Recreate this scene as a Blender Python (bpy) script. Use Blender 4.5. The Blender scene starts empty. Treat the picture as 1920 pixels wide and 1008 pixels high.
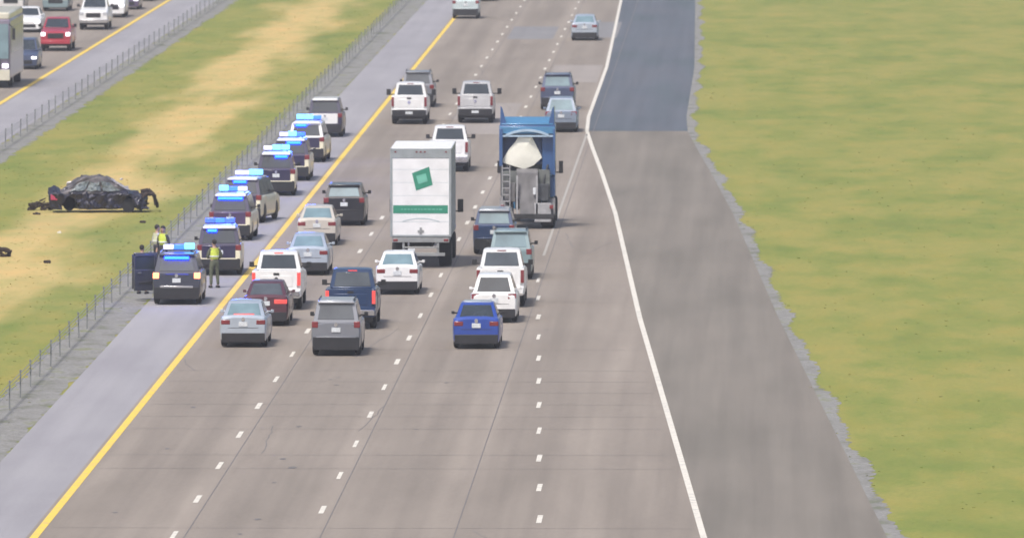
import bpy, bmesh, math, random
from mathutils import Vector, Matrix
random.seed(7)
R = math.radians
sc = bpy.context.scene
C = sc.collection

# ------------------------------------------------------------------ camera
H = 27.4            # camera height on its pole, metres
FPX = 20400.0       # focal length in photograph pixels (1920 wide)
PITCH = math.atan(1184 / FPX)
YAW = math.atan(470 / FPX)
cd = bpy.data.cameras.new('traffic_camera')
cam = bpy.data.objects.new('traffic_camera', cd); C.objects.link(cam)
cam.location = (0, 0, H)
cam.rotation_euler = (math.pi / 2 - PITCH, 0, YAW)
cd.sensor_width = 36; cd.lens = FPX / 1920 * 36
cd.clip_start = 5; cd.clip_end = 9000
cd.dof.use_dof = True; cd.dof.focus_distance = 330; cd.dof.aperture_fstop = 3.7
sc.camera = cam
CM = cam.rotation_euler.to_matrix()

def G(px, py):
    """point of the flat ground seen at photograph pixel (px, py)"""
    d = CM @ Vector(((px - 960) / FPX, -(py - 504) / FPX, -1))
    t = -H / d.z
    return d.x * t, d.y * t

# ------------------------------------------------------------------ light
SUN_EL, SUN_AZ = 58, 205      # overcast: wide soft sun
w = bpy.data.worlds.new('World'); sc.world = w; w.use_nodes = True
nt = w.node_tree
sky = nt.nodes.new('ShaderNodeTexSky'); sky.sky_type = 'NISHITA'; sky.sun_disc = False
sky.sun_elevation = R(SUN_EL); sky.sun_rotation = R(SUN_AZ)
sky.dust_density = 4.0; sky.air_density = 1.0; sky.ozone_density = 1.0
bg = nt.nodes['Background']; bg.inputs['Strength'].default_value = 0.11
nt.links.new(sky.outputs[0], bg.inputs[0])
sl = bpy.data.lights.new('sun', 'SUN'); sl.energy = 2.1; sl.angle = R(10); sl.color = (1, .95, .88)
so = bpy.data.objects.new('sun', sl); C.objects.link(so); so.location = (0, 400, 200)
sd = Vector((math.sin(R(SUN_AZ)) * math.cos(R(SUN_EL)), math.cos(R(SUN_AZ)) * math.cos(R(SUN_EL)), math.sin(R(SUN_EL))))
so.rotation_euler = (-sd).to_track_quat('-Z', 'Y').to_euler()
sc.view_settings.view_transform = 'Standard'; sc.view_settings.look = 'None'
sc.view_settings.exposure = 0.55; sc.view_settings.gamma = 1
sc.view_settings.use_curve_mapping = False

# ------------------------------------------------------------------ materials
M = {}
def mat(name, col, rough=.6, metal=0, coat=0, emit=None, es=0, var=.12, scale=3, bump=0, spec=.5):
    if name in M: return M[name]
    m = bpy.data.materials.new(name); m.use_nodes = True; n = m.node_tree; b = n.nodes['Principled BSDF']
    b.inputs['Roughness'].default_value = rough; b.inputs['Metallic'].default_value = metal
    b.inputs['Coat Weight'].default_value = coat; b.inputs['Coat Roughness'].default_value = .08
    b.inputs['Specular IOR Level'].default_value = spec
    tc = n.nodes.new('ShaderNodeTexCoord'); no = n.nodes.new('ShaderNodeTexNoise')
    no.inputs['Scale'].default_value = scale; no.inputs['Detail'].default_value = 6
    n.links.new(tc.outputs['Object'], no.inputs['Vector'])
    rp = n.nodes.new('ShaderNodeValToRGB')
    rp.color_ramp.elements[0].position = .3; rp.color_ramp.elements[1].position = .72
    rp.color_ramp.elements[0].color = tuple(max(0, c * (1 - var)) for c in col) + (1,)
    rp.color_ramp.elements[1].color = tuple(min(1, c * (1 + var)) for c in col) + (1,)
    n.links.new(no.outputs[0], rp.inputs[0]); n.links.new(rp.outputs[0], b.inputs['Base Color'])
    if bump:
        bp = n.nodes.new('ShaderNodeBump'); bp.inputs['Strength'].default_value = bump
        n.links.new(no.outputs[0], bp.inputs['Height']); n.links.new(bp.outputs[0], b.inputs['Normal'])
    if emit:
        b.inputs['Emission Color'].default_value = tuple(emit) + (1,); b.inputs['Emission Strength'].default_value = es
    M[name] = m
    return m
def paint(name, col, metal=.15, rough=.32): return mat('paint_' + name, col, rough, metal, .6, var=.07, scale=2)

GLASS = mat('tinted_glass', (.03, .038, .045), .12, 0, .3, var=.3, scale=1.2, spec=.8)
PALEGLASS = mat('reflection_tinted_glass', (.16, .24, .27), .18, 0, .4, var=.25, scale=1.2, spec=.8)  # pale sky reflection put into the glass colour itself
GREYGLASS = mat('grey_tinted_glass', (.07, .08, .09), .15, 0, .3, var=.3, scale=1.2, spec=.8)
BLACK = mat('black_plastic', (.018, .018, .022), .6, var=.3)
TYRE = mat('tyre_rubber', (.016, .016, .018), .85, var=.25, scale=12)
RIM = mat('alloy_rim', (.35, .35, .36), .35, .8)
DARKRIM = mat('dark_wheel', (.05, .05, .055), .5, .4)
CHROME = mat('chrome_trim', (.62, .62, .64), .22, .9)
PLATE = mat('licence_plate', (.62, .65, .68), .5, var=.2, scale=18)
TAIL = mat('tail_lamp_red', (.2, .025, .03), .25, coat=.5)
TAILON = mat('tail_lamp_lit', (.5, .03, .03), .3, emit=(1, .14, .12), es=.45)
TAILHOT = mat('tail_lamp_bright', (.7, .12, .05), .3, emit=(1, .34, .16), es=2.2)
HEAD = mat('head_lamp_glass', (.6, .62, .66), .15, .3)
HEADON = mat('head_lamp_lit', (.8, .8, .85), .2, emit=(.95, .95, 1), es=2.0)
STEEL = mat('galvanised_steel', (.34, .35, .35), .5, .5)
CHASSIS = mat('chassis_dark', (.03, .03, .032), .8, var=.4)
MIRROR = mat('mirror_shell', (.02, .02, .022), .45)

# ------------------------------------------------------------------ mesh helpers
ZS = 1.18       # vehicles stand this much taller: the proportions in the photograph
class MB:
    def __init__(s): s.v = []; s.f = []
    def add(s, vs, fs):
        o = len(s.v); s.v += [tuple(p) for p in vs]; s.f += [tuple(i + o for i in f) for f in fs]; return s
    def box(s, x0, x1, y0, y1, z0, z1):
        return s.add([(x, y, z) for x in (x0, x1) for y in (y0, y1) for z in (z0, z1)],
                     [(0, 1, 3, 2), (4, 6, 7, 5), (0, 4, 5, 1), (2, 3, 7, 6), (0, 2, 6, 4), (1, 5, 7, 3)])
    def hexa(s, p):   # p: 8 points, first 4 a ring, last 4 the opposite ring
        return s.add(p, [(3, 2, 1, 0), (4, 5, 6, 7), (0, 1, 5, 4), (1, 2, 6, 5), (2, 3, 7, 6), (3, 0, 4, 7)])
    def tube(s, a, b, r, n=8, r2=None):
        a = Vector(a); b = Vector(b); d = (b - a).normalized()
        u = d.orthogonal().normalized(); w_ = d.cross(u); r2 = r if r2 is None else r2
        vs = []
        for p, q in ((a, r), (b, r2)):
            for i in range(n):
                t = 2 * math.pi * i / n; vs.append(p + (u * math.cos(t) + w_ * math.sin(t)) * q)
        fs = [(i, (i + 1) % n, n + (i + 1) % n, n + i) for i in range(n)]
        fs += [tuple(range(n - 1, -1, -1)), tuple(range(n, 2 * n))]
        return s.add(vs, fs)
    def lathe(s, c, prof, n=24, axis='x'):
        """prof: (offset along axis, radius) pairs"""
        vs = []; c = Vector(c)
        for o, r in prof:
            for i in range(n):
                t = 2 * math.pi * i / n; a, b = r * math.cos(t), r * math.sin(t)
                vs.append(c + (Vector((o, a, b)) if axis == 'x' else Vector((a, b, o)) if axis == 'z' else Vector((a, o, b))))
        m = len(prof)
        fs = [(j * n + i, j * n + (i + 1) % n, (j + 1) * n + (i + 1) % n, (j + 1) * n + i) for j in range(m - 1) for i in range(n)]
        fs += [tuple(range(n - 1, -1, -1)), tuple(range((m - 1) * n, m * n))]
        return s.add(vs, fs)
    def loft(s, rings):
        n = len(rings[0]); vs = [p for r in rings for p in r]; m = len(rings)
        fs = [(j * n + i, (j + 1) * n + i, (j + 1) * n + (i + 1) % n, j * n + (i + 1) % n) for j in range(m - 1) for i in range(n)]
        fs += [tuple(range(n)), tuple(range(m * n - 1, (m - 1) * n - 1, -1))]
        return s.add(vs, fs)
    def build(s, name, material, parent=None, zs=1.0, bevel=0, smooth=35, loc=None, segs=2):
        me = bpy.data.meshes.new(name)
        me.from_pydata([(x, y, z * zs) for x, y, z in s.v], [], s.f)
        bm = bmesh.new(); bm.from_mesh(me); bmesh.ops.recalc_face_normals(bm, faces=bm.faces); bm.to_mesh(me); bm.free()
        for p in me.polygons: p.use_smooth = True
        me.set_sharp_from_angle(angle=R(smooth))
        me.materials.append(material)
        o = bpy.data.objects.new(name, me); C.objects.link(o)
        if parent: o.parent = parent
        if loc: o.location = loc
        if bevel:
            b = o.modifiers.new('bevel', 'BEVEL'); b.width = bevel; b.segments = segs; b.limit_method = 'ANGLE'; b.angle_limit = R(35)
        return o
def tag(o, label=None, cat=None, group=None, kind=None):
    if label: o['label'] = label
    if cat: o['category'] = cat
    if group: o['group'] = group
    if kind: o['kind'] = kind
    return o
def empty(name, loc, rz=0):
    o = bpy.data.objects.new(name, None); C.objects.link(o); o.location = loc; o.rotation_euler = (0, 0, rz)
    o.empty_display_size = .3
    return o

def slab(quad, off, th=.012, u=(0, 1), v=(0, 1)):
    """thin solid lying on a quad (bottom-left, bottom-right, top-right, top-left seen from outside)"""
    a, b, c, d = [Vector(q) for q in quad]
    n = (b - a).cross(d - a).normalized()
    def P(s, t): return (a * (1 - s) + b * s) * (1 - t) + (d * (1 - s) + c * s) * t
    ps = [P(u[0], v[0]), P(u[1], v[0]), P(u[1], v[1]), P(u[0], v[1])]
    return [p + n * (off - th) for p in ps] + [p + n * off for p in ps]

# ------------------------------------------------------------------ road layout (metres; +y runs along the motorway)
Y0, Y1 = 250.0, 2600.0
def cx(c): return -c * H
YEL = cx(.81); L1 = cx(.656); L2 = cx(.5045); LC = cx(.354)
SHL = cx(.925); GRV = cx(1.0)
LYEL = cx(1.637); LSH = cx(1.505); LGR = cx(1.462)
WE = [(250, .6), (330, -1.75), (438, -4.94), (517.6, -7.0), (556, -8.2), (586, -9.2), (604, -9.75), (622, -9.95), (694, -9.95), (764, -10.35), (822, -10.7), (1000, -11.4), (2600, -12.2)]
def wedge(y):
    for (a, p), (b, q) in zip(WE, WE[1:]):
        if a <= y <= b: return p + (q - p) * (y - a) / (b - a)
    return WE[-1][1]

def ground_mat(name, cols, scale, stretch=(1, 1, 1), patches=None, rough=.9, bump=.15, fine=9, finea=.25, streak=0):
    m = bpy.data.materials.new(name); m.use_nodes = True; n = m.node_tree; b = n.nodes['Principled BSDF']
    b.inputs['Roughness'].default_value = rough; b.inputs['Specular IOR Level'].default_value = .2
    tc = n.nodes.new('ShaderNodeTexCoord'); mp = n.nodes.new('ShaderNodeMapping'); mp.inputs['Scale'].default_value = stretch
    n.links.new(tc.outputs['Object'], mp.inputs[0])
    def noise(sc_, det=5, vec=mp.outputs[0], rough_=.55):
        x = n.nodes.new('ShaderNodeTexNoise'); x.inputs['Scale'].default_value = sc_; x.inputs['Detail'].default_value = det
        x.inputs['Roughness'].default_value = rough_; n.links.new(vec, x.inputs['Vector']); return x
    a = noise(scale)
    rp = n.nodes.new('ShaderNodeValToRGB'); e = rp.color_ramp.elements
    k = len(cols); e[0].position = .3; e[1].position = .7
    e[0].color = cols[0] + (1,); e[1].color = cols[-1] + (1,)
    for i in range(1, k - 1):
        x = e.new(.3 + .4 * i / (k - 1)); x.color = cols[i] + (1,)
    n.links.new(a.outputs[0], rp.inputs[0]); col = rp.outputs[0]
    f = noise(fine, 4, tc.outputs['Object'], .7)
    mr = n.nodes.new('ShaderNodeMapRange'); mr.inputs[1].default_value = .3; mr.inputs[2].default_value = .7
    mr.inputs[3].default_value = 1 - finea; mr.inputs[4].default_value = 1 + finea
    n.links.new(f.outputs[0], mr.inputs[0])
    mx = n.nodes.new('ShaderNodeVectorMath'); mx.operation = 'SCALE'
    n.links.new(col, mx.inputs[0]); n.links.new(mr.outputs[0], mx.inputs['Scale']); col = mx.outputs[0]
    if streak:
        mp2 = n.nodes.new('ShaderNodeMapping'); mp2.inputs['Scale'].default_value = (1, .012, 1); n.links.new(tc.outputs['Object'], mp2.inputs[0])
        s = noise(1.3, 3, mp2.outputs[0]); m2 = n.nodes.new('ShaderNodeMapRange')
        m2.inputs[1].default_value = .35; m2.inputs[2].default_value = .65; m2.inputs[3].default_value = 1 - streak; m2.inputs[4].default_value = 1 + streak
        n.links.new(s.outputs[0], m2.inputs[0])
        mz = n.nodes.new('ShaderNodeVectorMath'); mz.operation = 'SCALE'; n.links.new(col, mz.inputs[0]); n.links.new(m2.outputs[0], mz.inputs['Scale']); col = mz.outputs[0]
    n.links.new(col, b.inputs['Base Color'])
    bp = n.nodes.new('ShaderNodeBump'); bp.inputs['Strength'].default_value = bump; bp.inputs['Distance'].default_value = .05
    n.links.new(f.outputs[0], bp.inputs['Height']); n.links.new(bp.outputs[0], b.inputs['Normal'])
    return m, n, b, col, tc

# grass: green by the kerbs, straw-dry through the middle of the median
gm, n, b, col, tc = ground_mat('dry_grass', [(.085, .135, .036), (.17, .195, .05), (.27, .235, .075), (.29, .24, .08)], .22, (1, .22, 1), fine=5, finea=.3, bump=.6)
sx = n.nodes.new('ShaderNodeSeparateXYZ'); n.links.new(tc.outputs['Object'], sx.inputs[0])
# distance from the middle of the median
mth = n.nodes.new('ShaderNodeMath'); mth.operation = 'ADD'; mth.inputs[1].default_value = -cx(1.2); n.links.new(sx.outputs[0], mth.inputs[0])
ab = n.nodes.new('ShaderNodeMath'); ab.operation = 'ABSOLUTE'; n.links.new(mth.outputs[0], ab.inputs[0])
mp3 = n.nodes.new('ShaderNodeMapping'); mp3.inputs['Scale'].default_value = (1, .12, 1); n.links.new(tc.outputs['Object'], mp3.inputs[0])
wob = n.nodes.new('ShaderNodeTexNoise'); wob.inputs['Scale'].default_value = .24; wob.inputs['Detail'].default_value = 5; n.links.new(mp3.outputs[0], wob.inputs['Vector'])
ma = n.nodes.new('ShaderNodeMath'); ma.operation = 'MULTIPLY_ADD'; ma.inputs[1].default_value = 11.0; n.links.new(wob.outputs[0], ma.inputs[0]); n.links.new(ab.outputs[0], ma.inputs[2])
mrr = n.nodes.new('ShaderNodeMapRange'); mrr.interpolation_type = 'SMOOTHSTEP'
mrr.inputs[1].default_value = 5.8; mrr.inputs[2].default_value = 9.6; mrr.inputs[3].default_value = 0; mrr.inputs[4].default_value = 1
n.links.new(ma.outputs[0], mrr.inputs[0])
gmix = n.nodes.new('ShaderNodeMix'); gmix.data_type = 'RGBA'
n.links.new(mrr.outputs[0], gmix.inputs[0])
strw = n.nodes.new('ShaderNodeMix'); strw.data_type = 'RGBA'; strw.blend_type = 'MIX'; strw.inputs[0].default_value = .62
n.links.new(col, strw.inputs[6]); strw.inputs[7].default_value = (.68, .49, .215, 1)
n.links.new(strw.outputs[2], gmix.inputs[6])
grn = n.nodes.new('ShaderNodeMix'); grn.data_type = 'RGBA'; grn.inputs[0].default_value = .5
n.links.new(col, grn.inputs[6]); grn.inputs[7].default_value = (.26, .275, .06, 1); n.links.new(grn.outputs[2], gmix.inputs[7])
blot = n.nodes.new('ShaderNodeTexNoise'); blot.inputs['Scale'].default_value = .55; blot.inputs['Detail'].default_value = 7; blot.inputs['Roughness'].default_value = .65
mp4 = n.nodes.new('ShaderNodeMapping'); mp4.inputs['Scale'].default_value = (1, .3, 1); n.links.new(tc.outputs['Object'], mp4.inputs[0]); n.links.new(mp4.outputs[0], blot.inputs['Vector'])
brp = n.nodes.new('ShaderNodeValToRGB'); be = brp.color_ramp.elements
be[0].position = .32; be[0].color = (.80, .92, .80, 1); be[1].position = .68; be[1].color = (1.14, 1.02, .95, 1)
x_ = be.new(.5); x_.color = (1, 1, .96, 1)
n.links.new(blot.outputs[0], brp.inputs[0])
gm2 = n.nodes.new('ShaderNodeMix'); gm2.data_type = 'RGBA'; gm2.blend_type = 'MULTIPLY'; gm2.inputs[0].default_value = 1
n.links.new(gmix.outputs[2], gm2.inputs[6]); n.links.new(brp.outputs[0], gm2.inputs[7])
n.links.new(gm2.outputs[2], b.inputs['Base Color'])
GRASS = gm
ROAD, *_ = ground_mat('worn_concrete_road', [(.24, .207, .176), (.265, .228, .195), (.29, .25, .213)], .35, (1, .15, 1), fine=4, finea=.07, streak=.08, rough=.8)
def lane_wear(m):
    n = m.node_tree; b = n.nodes['Principled BSDF']; src = b.inputs['Base Color'].links[0].from_socket
    tc = n.nodes.new('ShaderNodeTexCoord'); sx = n.nodes.new('ShaderNodeSeparateXYZ'); n.links.new(tc.outputs['Object'], sx.inputs[0])
    mp = n.nodes.new('ShaderNodeMapping'); mp.inputs['Scale'].default_value = (.8, .05, 1); n.links.new(tc.outputs['Object'], mp.inputs[0])
    no = n.nodes.new('ShaderNodeTexNoise'); no.inputs['Scale'].default_value = 1; no.inputs['Detail'].default_value = 4; n.links.new(mp.outputs[0], no.inputs['Vector'])
    def M_(op, a, b_=None):
        x = n.nodes.new('ShaderNodeMath'); x.operation = op
        for i, q in enumerate((a, b_)):
            if q is None: continue
            if isinstance(q, (int, float)): x.inputs[i].default_value = q
            else: n.links.new(q, x.inputs[i])
        return x.outputs[0]
    ph = M_('MULTIPLY', M_('ADD', sx.outputs[0], -YEL), 2 * math.pi / 4.17)
    c1 = M_('COSINE', ph); c2 = M_('COSINE', M_('MULTIPLY', ph, 2))
    w_ = M_('MULTIPLY', M_('SUBTRACT', M_('MULTIPLY', c1, .07), M_('MULTIPLY', c2, -.035)), M_('MULTIPLY', no.outputs[0], 1.9))
    f = M_('ADD', w_, .99)
    v = n.nodes.new('ShaderNodeVectorMath'); v.operation = 'SCALE'; n.links.new(src, v.inputs[0]); n.links.new(f, v.inputs['Scale']); n.links.new(v.outputs[0], b.inputs['Base Color'])
lane_wear(ROAD)
SHOULDER, *_ = ground_mat('asphalt_shoulder', [(.275, .265, .285), (.31, .30, .32), (.335, .325, .34)], .3, (1, .2, 1), fine=12, finea=.07, streak=.05, rough=.85)
SHOULDER2, *_ = ground_mat('dark_asphalt_shoulder', [(.095, .115, .13), (.112, .125, .148), (.125, .133, .153)], .3, (1, .12, 1), fine=12, finea=.07, streak=.07, rough=.85)
GRAVEL, *_ = ground_mat('gravel_strip', [(.15, .16, .11), (.22, .215, .20), (.255, .25, .24), (.2, .21, .12)], .7, (1, .5, 1), fine=6, finea=.3, bump=.5)

def strip(name, left, right, z, m, ya=Y0, yb=Y1, step=None, kind='structure', jitter=0):
    ys = []; y = ya
    st = step or 40
    while y < yb: ys.append(y); y += st
    ys.append(yb)
    ys = sorted(set(ys + [a for a, _ in WE if ya < a < yb]))
    fl = left if callable(left) else (lambda y: left)
    fr = right if callable(right) else (lambda y: right)
    v = []
    for y in ys:
        j = random.uniform(-jitter, jitter); k = random.uniform(-jitter, jitter)
        v += [(fl(y) + j, y, z), (fr(y) + k, y, z)]
    f = [(2 * i, 2 * i + 1, 2 * i + 3, 2 * i + 2) for i in range(len(ys) - 1)]
    o = MB().add(v, f).build(name, m)
    return tag(o, kind=kind)

g = MB().add([(-1500, -150, 0), (1500, -150, 0), (1500, 3000, 0), (-1500, 3000, 0)], [(0, 1, 2, 3)]).build('ground', GRASS); tag(g, kind='structure')
strip('gravel_verge', GRV, SHL + .02, .006, GRAVEL, step=.8, yb=1100, jitter=.22)
strip('gravel_verge', LSH - .02, LGR + .35, .006, GRAVEL, step=.8, ya=500, yb=1300, jitter=.25)
strip('gravel_verge', lambda y: wedge(y) + 5.5, lambda y: wedge(y) + 6.05 + .25 * math.sin(y * .31) * math.sin(y * .083), .006, GRAVEL, step=.45, yb=1000, jitter=.13)
strip('inner_shoulder', SHL, YEL - .25, .012, SHOULDER)
strip('opposite_shoulder', LYEL + .25, LSH, .012, SHOULDER)
strip('motorway_lanes', YEL - .25, lambda y: wedge(y) + .12, .012, ROAD, step=15)
strip('opposite_lanes', LYEL - 21.5, LYEL + .25, .012, ROAD)
strip('outer_shoulder', lambda y: wedge(y) + .12, lambda y: wedge(y) + 5.6, .012, SHOULDER2, ya=604)
RAMP, *_ = ground_mat('ramp_shoulder_asphalt', [(.18, .162, .138), (.203, .181, .155), (.222, .196, .168)], .35, (1, .15, 1), fine=14, finea=.08, streak=.08, rough=.8)
strip('ramp_shoulder', lambda y: wedge(y) + .12, lambda y: wedge(y) + 5.6, .012, RAMP, yb=604, step=15)

def worn(name, col, cov=.42):
    m = bpy.data.materials.new(name); m.use_nodes = True; n = m.node_tree; b = n.nodes['Principled BSDF']
    b.inputs['Roughness'].default_value = .7
    tc = n.nodes.new('ShaderNodeTexCoord'); no = n.nodes.new('ShaderNodeTexNoise'); no.inputs['Scale'].default_value = 2.5; no.inputs['Detail'].default_value = 6
    n.links.new(tc.outputs['Object'], no.inputs['Vector'])
    rp = n.nodes.new('ShaderNodeValToRGB'); rp.color_ramp.elements[0].position = cov - .12; rp.color_ramp.elements[1].position = cov + .1
    rp.color_ramp.elements[0].color = tuple(.55 * c + .45 * .27 for c in col) + (1,); rp.color_ramp.elements[1].color = col + (1,)
    n.links.new(no.outputs[0], rp.inputs[0]); n.links.new(rp.outputs[0], b.inputs['Base Color'])
    return m
YP = worn('yellow_road_paint', (.80, .56, .08)); WP = worn('white_road_paint', (.70, .66, .58)); FP = worn('faded_road_paint', (.42, .39, .34), .5)
strip('yellow_edge_line', YEL - .13, YEL + .13, .018, YP)
strip('yellow_edge_line', LYEL - .15, LYEL + .15, .018, YP)
strip('white_edge_line', lambda y: wedge(y) - .1, lambda y: wedge(y) + .1, .018, WP, step=15)
strip('faded_merge_line', LC - .06, LC + .06, .018, FP, ya=482, yb=600)
def dashes(name, x, ph, ya, yb, per=14.0, ln=3.0, fx=None, wd=.16):
    m = MB(); y = ph - per * math.floor((ph - ya) / per)
    while y < yb:
        xx = fx(y) if fx else x
        jw = wd / 2 * random.uniform(.8, 1.1)
        m.add([(xx - jw, y - ln / 2, .018), (xx + jw, y - ln / 2, .018), (xx + jw, y + ln / 2, .018), (xx - jw, y + ln / 2, .018)], [(0, 1, 2, 3)]); y += per
    return tag(m.build(name, WP), kind='structure')
dashes('lane_dashes', L1, 485.3, 260, 1500); dashes('lane_dashes', L2, 509.1, 260, 1500)
dashes('merge_dashes', LC, 451, 260, 470, per=12.6, fx=lambda y: LC + (470 - y) * .021)
dashes('opposite_lane_dashes', LYEL - 4.2, 600, 500, 1500); dashes('opposite_lane_dashes', LYEL - 8.4, 605, 500, 1500)

# rubber-darkened wheel paths, tar joints and patches in the running lanes
def flat(name, m, z=.015):
    return lambda rects: tag(MB().add([p for (x0, x1, y0, y1) in rects for p in ((x0, y0, z), (x1, y0, z), (x1, y1, z), (x0, y1, z))],
                                      [(4 * i, 4 * i + 1, 4 * i + 2, 4 * i + 3) for i in range(len(rects))]).build(name, m), kind='structure')
TAR = mat('tar_sealant', (.17, .155, .148), .8, var=.15)
cr = MB(); rc = random.Random(21)
for _ in range(30):
    x = rc.uniform(YEL + .5, LC + 3); y = rc.uniform(265, 720); dx_ = rc.uniform(-.25, .25)
    for k in range(rc.randint(4, 12)):
        nx, ny = x + dx_ * rc.uniform(.2, 1.4) + rc.uniform(-.12, .12), y + rc.uniform(.8, 2.2)
        if nx > wedge(ny) - .3: break
        cr.add([(x - .018, y, .0155), (x + .018, y, .0155), (nx + .018, ny, .0155), (nx - .018, ny, .0155)], [(0, 1, 2, 3)]); x, y = nx, ny
tag(cr.build('crack_sealing', TAR), kind='structure')
MAT_OIL = mat('oil_stain', (.15, .135, .125), .6, var=.2)
ol = MB()
for _ in range(150):
    lane = rc.choice([(YEL + L1) / 2, (L1 + L2) / 2, (L2 + LC) / 2]); x = lane + rc.gauss(0, .18); y = rc.uniform(262, 780); q = rc.uniform(.05, .16)
    k = len(ol.v); ol.v += [(x + math.cos(t * .7854) * q * rc.uniform(.7, 1.2), y + math.sin(t * .7854) * q * 3 * rc.uniform(.7, 1.3), .0162) for t in range(8)]; ol.f.append(tuple(range(k, k + 8)))
tag(ol.build('oil_stains', MAT_OIL), kind='structure')
PATCH, *_ = ground_mat('road_patch', [(.215, .21, .215), (.24, .235, .24)], .5, (1, .3, 1), fine=14, finea=.06, streak=.04)
PATCH2, *_ = ground_mat('road_patch_warm', [(.30, .27, .25), (.325, .29, .265)], .5, (1, .3, 1), fine=14, finea=.06, streak=.04)
flat('tar_joints', TAR, .016)([(YEL + .3, wedge(y) - .3, y, y + .05) for y in range(262, 900, 6) if random.random() < .55])
flat('tar_joints', TAR, .0165)([(x - .02, x + .02, 260, 1100) for x in (L1 + .35, L2 + .35, LC + .3)])
flat('road_patches', PATCH, .014)([(L2 + .6, LC - .3, 745, 775), (L1 + .5, L2 - .5, 742, 766)])
flat('road_patches', PATCH2, .014)([(L2 + .5, LC - .5, 670, 697), (L1 + .4, L2 - .3, 600, 640)])

# sparse tufts that roughen the grass surface
def tufts():
    m = MB()
    for _ in range(5500):
        y = random.uniform(330, 860) if random.random() < .8 else random.uniform(330, 560)
        x = random.uniform(LGR + .2, GRV - .1)
        if random.random() < .25: x = wedge(y) + random.uniform(5.5, 22)
        elif random.random() < .12: x = random.choice((GRV + random.uniform(-.2, 1.2), LGR - random.uniform(-.1, .8)))
        s = random.uniform(.04, .1); h = random.uniform(.008, .03)
        for k in range(3):
            a = random.uniform(0, 6.28); dx, dy = math.cos(a) * s, math.sin(a) * s
            lx, ly = random.uniform(-.06, .06), random.uniform(-.06, .06)
            m.add([(x - dx, y - dy, -.01), (x + dx, y + dy, -.01), (x + dx * .3 + lx, y + dy * .3 + ly, h)], [(0, 1, 2)])
    o = m.build('grass_tufts', GRASS, smooth=180)
    return tag(o, 'short dry grass tufts scattered over the median', 'grass', kind='stuff')
tufts()

# ------------------------------------------------------------------ cable barriers
def cable_barrier(x, ya, per, label):
    r = empty('cable_barrier', (x, ya, 0)); tag(r, label, 'barrier')
    cable = MB(); n = 98
    for z in (.5, .62, .74):
        cable.tube((.0, 0, z * ZS), (.0, per * n, z * ZS), .014, 5)
    cable.build('cable', STEEL, r)
    me = None
    for i in range(n):
        if me is None:
            p = MB().box(-.025, .025, -.03, .03, 0, .8 * ZS).box(-.035, .035, -.04, .04, .8 * ZS, .86 * ZS)
            o = p.build('post', mat('weathered_post', (.22, .23, .23), .7, .3), r); me = o.data
        else:
            o = bpy.data.objects.new('post', me); C.objects.link(o); o.parent = r
        o.location = (random.uniform(-.03, .03), i * per, 0); o.rotation_euler = (random.uniform(-.02, .02), random.uniform(-.03, .03), 0)
cable_barrier(cx(.978), 341, 5.6, 'steel cable barrier on posts between the median grass and the patrol car shoulder')
cable_barrier(cx(1.487), 560, 6.0, 'steel cable barrier on posts along the far side of the median, by the opposite carriageway')

# ------------------------------------------------------------------ vehicles
def interp(tab, y):
    if y <= tab[0][0]: return tab[0][1]
    for (a, p), (b_, q) in zip(tab, tab[1:]):
        if a <= y <= b_: return p if b_ == a else p + (q - p) * (y - a) / (b_ - a)
    return tab[-1][1]
def body_loft(L, W, ztab, zb, axles, ar, crown=.03, step=.09, taper=.9, dent=0):
    ys = set(); y = -L / 2
    while y < L / 2: ys.add(round(y, 3)); y += step
    for e in (0, .03, .08, .16, .3): ys |= {round(-L / 2 + e, 3), round(L / 2 - e, 3)}
    for t, _ in ztab:
        if abs(t) <= L / 2: ys.add(t)
    rings = []
    for y in sorted(ys):
        e = max(0, min(y + L / 2, L / 2 - y))
        k = taper + (1 - taper) * min(1, (e / .3)) ** .45
        hw = W / 2 * k; zt = interp(ztab, y)
        if e < .12: zt -= .05 * (1 - e / .12)
        z0 = zb
        for a in axles:
            d = abs(y - a)
            if d < ar: z0 = max(z0, .36 + math.sqrt(ar * ar - d * d) - .02)
        z0 = min(z0, zt - .12)
        zm = z0 + (zt - z0) * .5
        half = [(hw * .93, z0), (hw * .985, z0 + (zt - z0) * .12), (hw, zm), (hw * .985, zt - (zt - z0) * .16), (hw * .93, zt - .03), (hw * .82, zt), (hw * .4, zt + crown)]
        ring = [(x, y, z) for x, z in half] + [(-x, y, z) for x, z in reversed(half)]
        rings.append(ring)
    return MB().loft(rings)
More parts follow.
